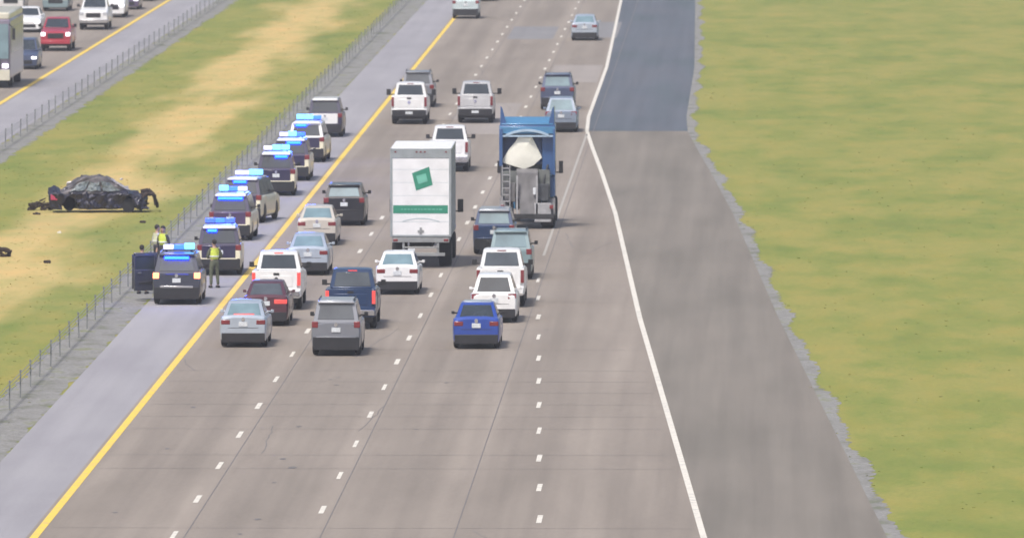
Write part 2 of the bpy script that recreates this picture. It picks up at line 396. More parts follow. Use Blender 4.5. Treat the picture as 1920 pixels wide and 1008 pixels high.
def greenhouse(m, y0, y1, y2, y3, zb, zr, wb, wt):
    ym = lambda a, b_: (a + b_) / 2
    # base ring, roof ring, raised roof crown
    v = [(-wb, y0, zb), (wb, y0, zb), (wb, y3, zb), (-wb, y3, zb),
         (-wt, y1, zr - .03), (wt, y1, zr - .03), (wt, y2, zr - .03), (-wt, y2, zr - .03),
         (-wt * .86, y1 + .1, zr), (wt * .86, y1 + .1, zr), (wt * .86, y2 - .12, zr), (-wt * .86, y2 - .12, zr),
         (-wt * .5, ym(y1, y2) - .3, zr + .02), (wt * .5, ym(y1, y2) - .3, zr + .02), (wt * .5, ym(y1, y2) + .3, zr + .02), (-wt * .5, ym(y1, y2) + .3, zr + .02)]
    f = [(3, 2, 1, 0)]
    for k in (0, 4, 8): f += [(k, k + 1, k + 5, k + 4), (k + 1, k + 2, k + 6, k + 5), (k + 2, k + 3, k + 7, k + 6), (k + 3, k, k + 4, k + 7)]
    f += [(12, 13, 14, 15)]
    m.add(v, f)
    rear = [(-wb, y0, zb), (wb, y0, zb), (wt, y1, zr - .03), (-wt, y1, zr - .03)]
    front = [(wb, y3, zb), (-wb, y3, zb), (-wt, y2, zr - .03), (wt, y2, zr - .03)]
    right = [(wb, y0, zb), (wb, y3, zb), (wt, y2, zr - .03), (wt, y1, zr - .03)]
    left = [(-wb, y3, zb), (-wb, y0, zb), (-wt, y1, zr - .03), (-wt, y2, zr - .03)]
    return rear, front, right, left
def wheels(root, W, axles, r, rim=RIM, tw=.24, duals=False, inset=.02):
    for y in axles:
        for s in (-1, 1):
            x = s * (W / 2 - tw / 2 - inset)
            t = tw * (2.1 if duals and y == axles[0] else 1); xo = x - (s * (t - tw) / 2)
            o = MB().lathe((xo, y, r), [(-t / 2, r * .8), (-t / 2 + .03, r * .97), (-t / 4, r), (t / 4, r), (t / 2 - .03, r * .97), (t / 2, r * .8)]).build('wheel', TYRE, root, ZS)
            MB().lathe((x + s * (tw / 2 - .015), y, r), [(-.02, r * .66), (.02 * s + .0, r * .64), (.024 * s, r * .2)] if s > 0 else [(.02, r * .66), (-.02, r * .64), (-.024, r * .2)], 20).build('rim', rim, o, ZS)
def B(root, name, m, *box, bevel=.02, parent=None):
    return MB().box(*box).build(name, m, parent or root, ZS, bevel)
def mirror_pair(root, W, y, z, m=MIRROR, sx_=.2, sz=.15, arm=.08):
    for s in (-1, 1):
        a, b_ = sorted((s * (W / 2 - .06), s * (W / 2 + arm + sx_)))
        mb = MB().hexa([(s * (W / 2 + arm), y - .05, z), (s * (W / 2 + arm + sx_), y - .03, z + .01), (s * (W / 2 + arm + sx_), y - .03, z + sz), (s * (W / 2 + arm), y - .05, z + sz),
                        (s * (W / 2 + arm), y + .12, z + .02), (s * (W / 2 + arm + sx_ * .8), y + .1, z + .03), (s * (W / 2 + arm + sx_ * .8), y + .1, z + sz - .02), (s * (W / 2 + arm), y + .12, z + sz - .02)])
        mb.box(*sorted((s * (W / 2 - .12), s * (W / 2 + arm + .01))), y, y + .06, z + .02, z + .07)
        mb.build('side_mirror', m, root, ZS, .015)

def place(px, py, L, away=True, ang=0):
    x, y = G(px, py)
    return (x, y + L / 2, 0.012), (ang if away else math.pi + ang)

LIGHTS_W = mat('beacon_white_lit', (.4, .4, .5), .2, emit=(.72, .68, 1), es=.9)
LIGHTS_B = mat('beacon_blue_lit', (.01, .04, .4), .3, emit=(.03, .12, 1), es=2.2)
LIGHTS_C = mat('beacon_cyan_core', (.05, .2, .5), .3, emit=(.16, .56, 1), es=1.8)
DECK = mat('deck_beacon_blue', (.02, .05, .5), .3, emit=(.004, .035, 1), es=16)
BLUEOFF = mat('beacon_blue_dome', (.02, .05, .35), .2, coat=.5, emit=(.05, .12, .9), es=1.2)
def light_bar(root, y, z, W=1.25, pattern='wbC'):
    bar = MB().box(-W / 2, W / 2, y - .14, y + .14, z, z + .04).build('light_bar', BLACK, root, ZS, .01)
    k = len(pattern); mats = dict(w=LIGHTS_W, b=LIGHTS_B, C=LIGHTS_C, o=BLUEOFF)
    for i, ch in enumerate(pattern):
        a = -W / 2 + W * i / k
        MB().box(a + .01, a + W / k - .01, y - .15, y + .15, z + .04, z + (.25 if ch in 'C' else .2)).build('beacon', mats[ch], bar, ZS, .025)
    for yy, zz, e in ((y - .9, z + .75, 230),):       # the flashing lamps' own light
        ld = bpy.data.lights.new('beacon_lamp', 'POINT'); ld.energy = e; ld.color = (.05, .14, 1); ld.shadow_soft_size = .45
        lo = bpy.data.objects.new('beacon_lamp', ld); C.objects.link(lo); lo.parent = root; lo.location = (0, yy, zz * ZS)
    MB().box(*{'wbC': (-.5, .5), 'obo': (-.5, -.1), 'Cbw': (-.56, .56), 'wCC': (-.05, .56), 'wC': (-.4, .2), 'CCb': (-.56, 0), 'wCb': (-.2, .5)}[pattern], y - 1.87, y - 1.80, z - .22, z - .13).build('rear_beacon', DECK, root, ZS, .01)
    for s in (-.4, .4): MB().box(s * W - .04, s * W + .04, y - .05, y + .05, z - .05, z).build('bar_foot', BLACK, bar, ZS)

def plate_and_badge(root, L, z, zb_, badge=True, s=-1, w=.3):
    y = s * L / 2
    a, b_ = sorted((y, y + s * .03)); B(root, 'licence_plate', PLATE, -w / 2 - .02, w / 2 + .02, a, b_, z, z + .15, bevel=.004)
    if badge:
        MB().lathe((0, (a + b_) / 2 + s * .005, zb_), [(-.015, .07), (.015, .07)], 14, 'y').build('badge', CHROME, root, ZS)

def sedan(p, kind='sedan', glass=GLASS, lit=TAIL, roofm=None, name='sedan', L=4.85, W=1.84, rim=RIM, front_lit=HEAD, stop=None, xplate=0, wide=.30):
    r = empty(name, (0, 0, 0))
    hatch = kind == 'hatch'
    if hatch:
        L = 4.6; zt = [(-2.3, .98), (-1.9, 1.02), (1.0, 1.0), (1.2, .98), (2.3, .76)]; gh = (-2.22, -1.65, .35, 1.3, 1.0, 1.62)
    else:
        zt = [(-2.43, 1.0), (-2.3, 1.04), (-1.6, 1.02), (-1.3, .98), (1.0, .96), (1.25, .96), (2.1, .82), (2.43, .68)]; gh = (-1.85, -.95, .35, 1.2, .96, 1.46)
    ax = (-L / 2 + 1.02, L / 2 - .95)
    m = body_loft(L, W, zt, .22, ax, .37)
    q = greenhouse(m, *gh, W / 2 * .9, W / 2 * .68)
    m.build('body', p, r, ZS, 0, 30)
    if roofm:
        MB().box(-W * .29, W * .29, gh[1] + .1, gh[2] - .15, gh[5] - .01, gh[5] + .03).build('roof', roofm, r, ZS, .01)
    windows(r, q, glass, 2)
    y = -L / 2
    if hatch:
        for s in (-1, 1):
            a, b_ = sorted((s * W * .30, s * W * .475)); MB().hexa([(a, y - .015, .82), (b_, y + .03, .84), (b_, y + .1, 1.0), (a, y + .01, .98), (a, y + .2, .82), (b_, y + .3, .84), (b_, y + .3, 1.0), (a, y + .2, .98)]).build('tail_light', lit, r, ZS, .01)
    else:
        for s in (-1, 1):
            a, b_ = sorted((s * W * (.5 - wide * .75), s * W * .465)); B(r, 'tail_light', lit, a, b_, y - .012, y + .18, .76, .91)
    B(r, 'bumper', BLACK, -W * .455, W * .455, y - .025, y + .25, .17, .48)  # bumper plus painted shade: black strip covers the shadowed lower rear too
    B(r, 'trunk_seam', BLACK, -W * .32, W * .32, y - .004, y + .05, .64, .655, bevel=0)
    plate_and_badge(r, L, .70, .93)
    if stop: B(r, 'brake_light', stop, -.4, .4, gh[0] + .02, gh[0] + .2, gh[4] + .07, gh[4] + .12)
    for s in (-1, 1):
        a, b_ = sorted((s * W * .27, s * W * .45)); B(r, 'headlight', front_lit, a, b_, L / 2 - .2, L / 2 + .005, .56, .7)
    B(r, 'grille', BLACK, -W * .3, W * .3, L / 2 - .1, L / 2 + .02, .3, .5)
    MB().box(-W * .42, W * .42, -L / 2 + .2, L / 2 - .2, .17, .3).build('underbody', CHASSIS, r, ZS)  # dark box added to keep light from passing beneath the car
    wheels(r, W, ax, .335, rim)
    mirror_pair(r, W, .75, .98, p if roofm is None else MIRROR, .12, .11, .01)
    return r, L
def windows(r, q, glass, nside, rearv=(.1, .88)):
    rear, front, right, left = q
    MB().hexa(slab(rear, .014, .03, (.09, .91), rearv)).build('rear_window', glass, r, ZS, .01)
    MB().hexa(slab(front, .014, .03, (.06, .94), (.06, .9))).build('windshield', GLASS if glass is PALEGLASS else glass, r, ZS, .01)
    for qq in (right, left):
        for i in range(nside):
            u0 = .08 + .84 * i / nside; u1 = .08 + .84 * (i + 1) / nside - .02
            MB().hexa(slab(qq, .014, .03, (u0, u1), (.12, .86))).build('side_window', GLASS, r, ZS, .005)

def suv(p, glass=GLASS, lit=TAIL, gate=None, bar=None, name='suv', L=4.95, W=1.96, rim=DARKRIM, roofm=None, front_lit=HEAD, chrome=False, two_tone=False, tailz=(.98, 1.2), rails=True, stop=None, zr=1.76):
    r = empty(name, (0, 0, 0))
    zt = [(-L / 2, 1.08), (-L / 2 + .3, 1.12), (1.1, 1.1), (1.3, 1.12), (2.1, 1.02), (L / 2, .84)]
    ax = (-L / 2 + 1.0, L / 2 - .95)
    m = body_loft(L, W, zt, .26, ax, .42, taper=.92)
    if two_tone: m.build('body', p, r, ZS, 0, 30); m = MB()
    gh = (-L / 2 + .06, -L / 2 + .34, .55, 1.35, 1.09, zr)
    q = greenhouse(m, *gh, W / 2 * .92, W / 2 * .76)
    m.build('cabin' if two_tone else 'body', two_tone or p, r, ZS, 0, 30)
    windows(r, q, glass, 3, (.14, .86))
    y = -L / 2
    if roofm: MB().box(-W * .34, W * .34, gh[1] + .05, gh[2] - .1, zr - .01, zr + .03).build('roof', roofm, r, ZS, .01)
    B(r, 'spoiler', roofm or p, -W * .36, W * .36, y + .2, y + .5, zr - .06, zr + .005)
    for s in (-1, 1):
        a, b_ = sorted((s * W * .36, s * W * .485)); B(r, 'tail_light', lit, a, b_, y - .015, y + .22, tailz[0] - .06, tailz[1] - .08)
    if gate:
        B(r, 'tailgate', gate, -W * .385, W * .36, y - .02, y + .1, .55, 1.1)
    B(r, 'bumper', BLACK, -W * .465, W * .465, y - .05, y + .3, .2, .62)  # tall black strip: bumper together with the shade below it, as colour
    if chrome: B(r, 'chrome_strip', CHROME, -W * .34, W * .34, y - .07, y, .60, .67, bevel=.01)
    else: B(r, 'bumper_step', p, -W * .4, W * .4, y - .06, y, .60, .64, bevel=.01)
    plate_and_badge(r, L, .78, 1.02, gate is None)
    if gate: MB().lathe((0, y - .03, 1.0), [(-.015, .06), (.015, .06)], 12, 'y').build('badge', CHROME, r, ZS)
    for s in (-1, 1):
        a, b_ = sorted((s * W * .27, s * W * .46)); B(r, 'headlight', front_lit, a, b_, L / 2 - .25, L / 2 + .005, .68, .82)
    B(r, 'grille', BLACK, -W * .27, W * .27, L / 2 - .1, L / 2 + .025, .5, .8)
    if rails:
        for s in (-1, 1): MB().tube((s * W * .35, gh[1] + .2, zr + .05), (s * W * .35, gh[2] - .2, zr + .05), .022).build('roof_rail', STEEL if chrome else BLACK, r, ZS)
    B(r, 'rear_wiper', BLACK, -.03, .4, y + .1, y + .13, 1.14, 1.155, bevel=0)
    if stop: B(r, 'brake_light', stop, -.25, .25, y + .19, y + .25, zr - .11, zr - .07, bevel=0)
    MB().box(-W * .43, W * .43, -L / 2 + .2, L / 2 - .2, .2, .36).build('underbody', CHASSIS, r, ZS)  # added dark block that stops light coming through under the SUV
    wheels(r, W, ax, .385, rim)
    mirror_pair(r, W, .85, 1.13, MIRROR, .15, .15, .02)
    if bar: light_bar(r, -.45, zr + .05, 1.3, bar)
    return r, L

def pickup(p, glass=GLASS, lit=TAIL, name='pickup_truck', L=5.9, W=2.04, tow=False, rim=RIM, bumper=CHROME, front_lit=HEAD, dark_low=False, hooks=False, zr=1.93, grille=None, badge=True, rearbar=None):
    r = empty(name, (0, 0, 0))
    yb = -L / 2; cabr = -.75
    zt = [(-L / 2, .78), (cabr - .02, .78), (cabr - .01, 1.28), (1.15, 1.26), (1.35, 1.28), (2.3, 1.2), (L / 2, 1.06)]
    ax = (-L / 2 + 1.25, L / 2 - .95)
    m = body_loft(L, W, zt, .42, ax, .45, taper=.95)
    gh = (cabr, cabr + .14, .5, 1.45, 1.26, zr)
    q = greenhouse(m, *gh, W / 2 * .9, W / 2 * .74)
    m.build('body', p, r, ZS, 0, 30)
    # open bed: outer walls bulge over the wheels
    side = MB()
    for s in (-1, 1):
        o_, i_ = s * W / 2 * .985, s * (W / 2 - .2)
        side.hexa([(o_, yb + .12, .70), (i_, yb + .12, .70), (i_, yb + .12, 1.36), (o_ * .985, yb + .12, 1.36), (o_, cabr - .02, .70), (i_, cabr - .02, .70), (i_, cabr - .02, 1.34), (o_ * .985, cabr - .02, 1.34)])
    side.box(-W / 2 + .2, W / 2 - .2, cabr - .1, cabr - .02, .75, 1.33)
    side.build('bed_side', p, r, ZS, .025)
    MB().box(-W / 2 + .21, W / 2 - .21, yb + .13, cabr - .11, .77, .84).build('bed_floor', BLACK, r, ZS)
    gate = MB().box(-W / 2 + .17, W / 2 - .17, yb + .04, yb + .115, .68, 1.36).box(-W * .32, W * .32, yb + .02, yb + .045, .82, 1.2).build('tailgate', p, r, ZS, .015)
    MB().box(-.12, .12, yb + .0, yb + .02, 1.22, 1.29).build('gate_handle', BLACK, gate, ZS, .005)
    windows(r, q, glass, 2, (.12, .86))
    for s in (-1, 1):
        a, b_ = sorted((s * (W / 2 - .165), s * W * .485)); B(r, 'tail_light', lit, a, b_, yb + .03, yb + .2, .86, 1.3, bevel=.01)
    bp = MB().box(-W * .47, W * .47, yb - .12, yb + .02, .38 if tow else .48, .7 if tow else .66).build('bumper', bumper, r, ZS, .02)
    MB().box(-.2, .2, yb - .13, yb - .1, .5, .62).build('licence_plate', PLATE, bp, ZS)
    MB().box(-.06, .06, yb - .25, yb - .05, .38, .46).box(-W * .42, W * .42, yb + .1, yb + .5, .25, .5).build('hitch', CHASSIS, r, ZS, .01)
    if badge: MB().lathe((0, yb + .012, 1.06), [(-.01, .085), (.01, .085)], 14, 'y').build('badge', DARKRIM if bumper is CHROME else CHROME, r, ZS)
    for s in (-1, 1):
        a, b_ = sorted((s * W * .33, s * W * .47)); B(r, 'headlight', front_lit, a, b_, L / 2 - .2, L / 2 + .01, .86, 1.06)
    if grille: MB().box(-W * .32, W * .32, L / 2 - .06, L / 2 + .02, .66, 1.08).build('grille_surround', grille, r, ZS, .05)
    B(r, 'grille', BLACK, -W * .26, W * .26, L / 2 - .05, L / 2 + .03, .72, 1.02, bevel=.04)
    B(r, 'front_bumper', bumper, -W * .48, W * .48, L / 2 - .1, L / 2 + .1, .42, .62)
    B(r, 'brake_light', TAIL if lit is TAIL else TAILON, -.18, .18, gh[1] - .02, gh[1] + .05, zr - .08, zr - .045, bevel=0)
    MB().box(-W * .4, W * .4, -L / 2 + .2, L / 2 - .2, .3, .5).build('underbody', CHASSIS, r, ZS)  # dark filler added so no light passes below the pickup
    wheels(r, W, ax, .41, rim, .28)
    if tow: mirror_pair(r, W, .85, 1.26, MIRROR, .24, .3, .14)
    else: mirror_pair(r, W, .85, 1.3, MIRROR, .2, .2, .06)
    return r, L

def put(rl, px, py, label, cat, group=None, away=True, ang=0):
    r, L = rl; loc, rz = place(px, py, L, away, ang); r.location = loc; r.rotation_euler = (0, 0, rz)
    return tag(r, label, cat, group)

WHITE = paint('white', (.80, .80, .80), 0); CREAM = paint('cream', (.76, .71, .54), 0); SILVER = paint('silver', (.42, .44, .48), .4)
PSILVER = paint('pale_blue_silver', (.46, .52, .60), .35); OFFW = paint('off_white', (.66, .64, .62), 0)
NAVY = paint('navy', (.018, .045, .12)); BLUE = paint('royal_blue', (.025, .07, .36)); BLACKP = paint('black', (.02, .02, .026)); DGREY = paint('dark_grey', (.045, .05, .075))
MAROON = paint('maroon', (.10, .035, .05)); SLATE = paint('slate_blue', (.07, .09, .16)); GREY = paint('mid_grey', (.2, .21, .24)); RED = paint('red', (.42, .035, .06)); PURPLE = paint('plum', (.12, .09, .17)); TEAL = paint('teal_grey', (.22, .3, .32))
PATROL_DARK = paint('patrol_dark', (.035, .03, .07))
GA = 'cars queuing in the lanes beside the patrol cars'
GP = 'patrol cars parked on the inner shoulder'
GO = 'vehicles queuing on the opposite carriageway'

# --- patrol line on the shoulder
p1 = suv(DGREY, GREYGLASS, TAILHOT, None, 'wbC', 'patrol_suv', chrome=True, L=4.95, W=2.0, rim=RIM, stop=None)
put(p1, 331, 572, 'dark grey unmarked patrol SUV with its left doors open and orange tail lights lit', 'police car', GP)
r1 = p1[0]
for yh, wd in ((1.05, 1.05), (.02, .95)):
    d = MB().box(-wd, 0, -.05, .05, .38, 1.12).box(-wd, -wd + .07, -.04, .04, 1.12, 1.6).box(-.07, 0, -.04, .04, 1.12, 1.66).box(-wd + .07, -.07, -.04, .04, 1.58, 1.66)
    o = d.build('door', DGREY, r1, ZS, .02)
    o.location = (-.99, yh, 0); o.rotation_euler = (0, 0, R(8 if yh > 1 else 22))
    MB().box(-wd + .07, -.07, -.012, .012, 1.13, 1.58).build('door_window', GLASS, o, ZS)
    MB().box(-wd + .12, -wd + .3, -.09, -.05, .98, 1.03).build('door_handle', CHROME, o, ZS)
    MB().box(-wd + .2, -.15, -.075, -.05, .62, .7).build('armrest', BLACK, o, ZS, .01)
def patrol(bar, **k):
    return suv(CREAM, GLASS, k.pop('lit', TAIL), k.pop('gate', PATROL_DARK), bar, 'patrol_suv', roofm=WHITE, rails=False, two_tone=k.pop('two_tone', PATROL_DARK), **k)
pats = [(408, 517, 'obo', 'cream and dark patrol SUV nearest the open-doored grey SUV'),
        (434, 452, 'Cbw', 'cream and dark patrol SUV, third from the bottom of the shoulder line, blue bar lit'),
        (466, 419, 'wC', 'cream and dark patrol SUV fourth in the shoulder line, its cream side in view'),
        (515, 368, 'wCC', 'cream and dark patrol SUV fifth in the line, its whole rear in clear view'),
        (545, 340, 'wCb', 'cream and dark patrol SUV sixth in the line, mostly hidden, blue bar glowing'),
        (577, 305, 'CCb', 'cream and dark patrol SUV second from the far end of the line, white roof edge')]
for px, py, bar, lb in pats:
    pk = {577: dict(two_tone=WHITE), 434: dict(gate=paint('gate_plum', (.08, .05, .12), .2))}.get(px, {})
    put(patrol(bar, **pk), px, py, lb, 'police car', GP, ang=R({466: -8, 408: 1.5, 434: -1.5, 515: 1.5, 577: -2}.get(px, 0)))
put(suv(PATROL_DARK, GLASS, TAIL, WHITE, None, 'patrol_suv', roofm=WHITE, rails=False), 609, 258, 'plum and white patrol SUV with no lights lit, farthest on the shoulder', 'police car', GP)

# --- traffic heading away
put(pickup(WHITE, GLASS, TAILON, tow=False, bumper=CHROME), 518, 582, 'white pickup with red tail lamps beside the yellow line, above the maroon sedan', 'pickup truck', GA)
put(sedan(MAROON, 'sedan', GREYGLASS, TAILON, wide=.42), 498, 612, 'maroon sedan close behind the white pickup by the yellow line', 'car', GA)
put(sedan(PSILVER, 'sedan', PALEGLASS, TAIL, stop=TAILON), 456, 652, 'pale silver sedan with its high brake light lit, right behind the maroon sedan', 'car', GA)
put(pickup(NAVY, GREYGLASS, TAILON, bumper=CHROME, rim=DARKRIM), 657, 618, 'navy blue pickup with a bright oval badge in the middle lane', 'pickup truck', GA)
put(suv(GREY, GREYGLASS, TAIL, name='suv', L=4.7, W=1.9, roofm=SILVER), 630, 668, 'dark grey SUV with a pale roof edge behind the navy pickup', 'car', GA)
put(sedan(WHITE, 'sedan', PALEGLASS, TAIL, xplate=0), 745, 553, 'white sedan in the middle lane right behind the box truck', 'car', GA)
put(suv(BLACKP, PALEGLASS, TAIL, name='suv', L=4.8, rim=DARKRIM, zr=1.62, rails=False), 645, 424, 'black SUV with a rear window coloured like a pale reflection left of the box truck', 'car', GA)
put(sedan(paint('tan_beige', (.56, .52, .46), .1), 'sedan', PALEGLASS, TAIL), 594, 461, 'tan beige sedan between the black SUV and the silver sedan', 'car', GA)
put(sedan(PSILVER, 'sedan', PALEGLASS, TAIL, rim=DARKRIM), 577, 517, 'pale blue silver sedan ahead of the white pickup by the yellow line', 'car', GA)
put(pickup(WHITE, GLASS, TAIL, tow=True, bumper=BLACK, rim=DARKRIM), 767, 234, 'white pickup with towing mirrors in the left lane, nearer the yellow line', 'pickup truck', GA)
put(pickup(paint('light_grey', (.55, .55, .56), .1), GLASS, TAIL, tow=True, bumper=BLACK, rim=DARKRIM), 891, 232, 'light grey pickup with towing mirrors in the middle lane', 'pickup truck', GA)
put(suv(GREY, GREYGLASS, TAIL, name='suv'), 783, 202, 'grey SUV mostly hidden in front of the white towing pickup', 'car', GA)
put(pickup(WHITE, GLASS, TAIL, bumper=CHROME), 841, 323, 'white pickup ahead of the box truck, half hidden by its roof', 'pickup truck', GA)
put(suv(SLATE, PALEGLASS, TAIL, name='suv', L=5.2, W=2.0), 1045, 207, 'slate blue SUV with a pale rear window ahead of the silver car', 'car', GA)
put(sedan(paint('grey_blue', (.24, .29, .37), .3), 'hatch', PALEGLASS, TAIL, W=1.84, rim=DARKRIM), 1052, 249, 'grey blue hatchback beyond the blue heavy truck', 'car', GA)
put(suv(paint('pale_teal', (.52, .60, .62), .1), PALEGLASS, TAIL, name='suv', L=4.7), 873, 36, 'pale teal SUV near the top edge in the left middle lane', 'car', GA)
put(sedan(PSILVER, 'sedan', PALEGLASS, TAIL), 1096, 77, 'pale silver sedan far ahead beside the white edge line', 'car', GA)
put(sedan(BLACKP, 'sedan', GLASS, TAIL), 906, 3, 'black sedan at the very top of the lanes', 'car', GA)
put(suv(NAVY, PALEGLASS, TAIL, name='suv', L=4.7, W=1.88, roofm=SILVER, zr=1.68, rails=False), 926, 478, 'navy SUV behind the blue heavy truck', 'car', GA)
put(suv(TEAL, PALEGLASS, TAIL, name='suv', L=4.7, W=1.88), 957, 525, 'teal grey SUV squeezed between the navy SUV and a white pickup', 'car', GA)
put(pickup(WHITE, GREYGLASS, TAIL, bumper=WHITE, W=2.0), 938, 577, 'white pickup in the right lane ahead of the white hatchback', 'pickup truck', GA)
put(sedan(WHITE, 'hatch', GLASS, TAIL, W=1.88), 926, 606, 'white hatchback in the right lane behind the white pickup', 'car', GA)
put(sedan(BLUE, 'sedan', GLASS, TAIL, roofm=PSILVER), 893, 655, 'bright blue sedan behind the white hatchback in the right lane', 'car', GA)

# --- opposite carriageway, facing the camera
put(pickup(RED, PALEGLASS, TAIL, front_lit=HEADON, bumper=RED, zr=1.85), 104, 97, 'red pickup facing the camera by the left yellow line', 'pickup truck', GO, away=False)
put(pickup(WHITE, PALEGLASS, TAIL, front_lit=HEAD, bumper=CHROME, grille=WHITE, L=5.8), 175, 57, 'white pickup with a large dark grille facing the camera', 'pickup truck', GO, away=False)
put(sedan(SLATE, 'hatch', PALEGLASS, TAIL, front_lit=HEADON), 44, 131, 'slate blue hatchback facing the camera with a lit headlight', 'car', GO, away=False)
put(sedan(WHITE, 'sedan', PALEGLASS, TAIL, front_lit=HEADON), 52, 62, 'white sedan in the second lane left of the red pickup', 'car', GO, away=False)
put(suv(TEAL, GLASS, TAIL, front_lit=HEAD, name='suv'), 104, 22, 'teal grey SUV at the top edge above the red pickup', 'car', GO, away=False)
put(suv(OFFW, GLASS, TAIL, front_lit=HEAD, name='suv'), 20, 22, 'off-white SUV at the top left corner', 'car', GO, away=False)
put(suv(WHITE, PALEGLASS, TAIL, front_lit=HEADON, name='suv'), 209, 34, 'white SUV just right of the white pickup with the dark grille', 'car', GO, away=False)
put(sedan(PURPLE, 'hatch', PALEGLASS, TAIL, front_lit=HEADON), 238, 19, 'plum hatchback near the top of the opposite queue', 'car', GO, away=False)
put(sedan(BLACKP, 'sedan', GLASS, TAIL), 264, 3, 'black sedan farthest along the opposite queue', 'car', GO, away=False)

# ------------------------------------------------------------------ box trucks
def box_truck(boxm, away_marks=True):
    r = empty('box_truck', (0, 0, 0)); W = 2.64; yr = -4.6; yf = 2.1; L = 9.2
    z0, z1 = 1.2, 4.42
    BX = mat('box_side_white', (.72, .74, .74), .5, var=.05); FRAME = mat('door_frame_grey', (.33, .36, .37), .5, .3); GREEN = mat('green_vinyl', (.035, .25, .16), .45, var=.1)
    PGREEN = mat('pale_green_vinyl', (.16, .48, .36), .45, var=.15); GREYV = mat('grey_vinyl', (.45, .52, .54), .5)
    box = MB().box(-W / 2, W / 2, yr, yf, z0, z1).build('cargo_box', boxm, r, ZS, .03)
    fr = MB().box(-W / 2 - .01, -W / 2 + .09, yr - .05, yr, z0 - .05, z1).box(W / 2 - .09, W / 2 + .01, yr - .05, yr, z0 - .05, z1).box(-W / 2 + .09, W / 2 - .09, yr - .05, yr, z1 - .36, z1 - .01).box(-W / 2 + .09, W / 2 - .09, yr - .05, yr, z0 - .05, z0 + .03)
    fr.build('door_frame', FRAME, box, ZS, .008)
    MB().box(-W / 2, W / 2, yf - .02, yf + .05, z0 - .1, z1 + .01).build('front_cap', FRAME, box, ZS, .02)
    door = MB().box(-W / 2 + .09, W / 2 - .09, yr - .03, yr - .002, z0 + .03, z1 - .36)
    d = door.build('rear_door', WHITE, box, ZS)
    sl_ = MB()
    for k in range(1, 6): z = z0 + .03 + (z1 - z0 - .33) * k / 6; sl_.box(-W / 2 + .09, W / 2 - .09, yr - .034, yr - .029, z - .006, z + .006)
    sl_.build('panel_joint', GREYV, d, ZS)
    for x_ in (-.18, 0, .18, -1.1, 1.1): MB().box(x_ - .04, x_ + .04, yr - .07, yr - .05, z1 - .16, z1 - .11).build('marker_lamp', TAIL, box, ZS)
    MB().box(-.14, .14, yr - .06, yr - .034, z0 + .12, z0 + .2).box(-.05, .05, yr - .07, yr - .034, z0 + .06, z0 + .3).build('latch', STEEL, d, ZS, .005)
    rv = MB()
    for k in range(12): rv.box(W / 2 + .001, W / 2 + .012, yr + .35 + k * .56, yr + .38 + k * .56, z0 + .05, z1 - .05)
    rv.box(W / 2, W / 2 + .02, yr, yf, z0, z0 + .12).box(W / 2, W / 2 + .02, yr, yf, z1 - .1, z1 - .02)
    rv.build('side_rail', FRAME, box, ZS)
    if away_marks:
        def quad(pts, y, m, nm): MB().add([(x, y, z) for x, z in pts] + [(x, y + .004, z) for x, z in pts], [(0, 1, 2, 3), (7, 6, 5, 4), (0, 4, 5, 1), (1, 5, 6, 2), (2, 6, 7, 3), (3, 7, 4, 0)]).build(nm, m, d, ZS)
        yy = yr - .04
        quad([(-.2, 2.86), (.52, 3.07), (.36, 3.74), (-.38, 3.5)], yy, GREEN, 'logo_mark')
        quad([(-.1, 3.1), (.3, 3.2), (.22, 3.5), (-.2, 3.4)], yy - .005, PGREEN, 'logo_mark')
        quad([(-W / 2 + .12, 2.02), (W / 2 - .14, 2.02), (W / 2 - .14, 2.32), (-W / 2 + .12, 2.32)], yy, GREEN, 'green_band')
        x = -.85
        while x < .85:
            w_ = random.uniform(.06, .2); quad([(x, 2.15), (x + w_, 2.15), (x + w_, 2.19), (x, 2.19)], yy - .005, PGREEN, 'band_detail'); x += w_ + .05
        # faint swoosh below the band
        for i in range(9):
            t = -.8 + i * .18; za = 1.84 - .12 * (t / .8) ** 2; zb_ = 1.84 - .12 * ((t + .18) / .8) ** 2
            quad([(t, za - .02), (t + .18, zb_ - .02), (t + .18, zb_ + .015), (t, za + .015)], yy, GREYV, 'swoosh')
    # chassis
    ch = MB().box(-.5, -.38, yr + .2, 4.3, .75, 1.08).box(.38, .5, yr + .2, 4.3, .75, 1.08)
    for y in (-4.2, -3.2, -2, -1, 0, 1): ch.box(-.38, .38, y, y + .1, .78, 1.05)
    for y in (-4.0, -2.6, -1.4, -.2, .9): ch.box(-W / 2 + .05, W / 2 - .05, y, y + .08, 1.09, 1.19)
    ch.build('chassis', CHASSIS, r, ZS)
    MB().box(-W * .47, W * .47, yr - .05, yr + .1, .95, 1.12).build('rear_sill', STEEL, r, ZS, .01)
    st = MB().box(-1.05, 1.05, yr - .08, yr + .05, .45, .57)
    for s in (-.75, .75): st.box(s - .05, s + .05, yr - .02, yr + .05, .57, .95)
    st.box(-.8, .8, yr - .06, yr, .74, .79).build('step_bumper', STEEL, r, ZS, .01)
    for s in (-1, 1):
        B(r, 'tail_light', TAIL, *sorted((s * 1.0, s * 1.2)), yr - .07, yr - .04, .99, 1.08)
        B(r, 'mud_flap', BLACK, *sorted((s * .65, s * 1.2)), -2.1, -2.07, .25, .95)
    B(r, 'licence_plate', PLATE, -.55, -.25, yr - .1, yr - .075, .6, .72)
    wheels(r, W, (-2.8, 3.4), .5, DARKRIM, .27, duals=True)
    # cab
    cab = body_loft(2.5, 2.2, [(-1.25, 1.7), (.1, 1.7), (.3, 1.62), (1.25, 1.38)], .5, (.05,), .6, taper=.93)
    q = greenhouse(cab, -1.2, -1.15, -.1, .35, 1.65, 2.65, 1.02, .92)
    cab.v = [(x, y + 3.35, z) for x, y, z in cab.v]
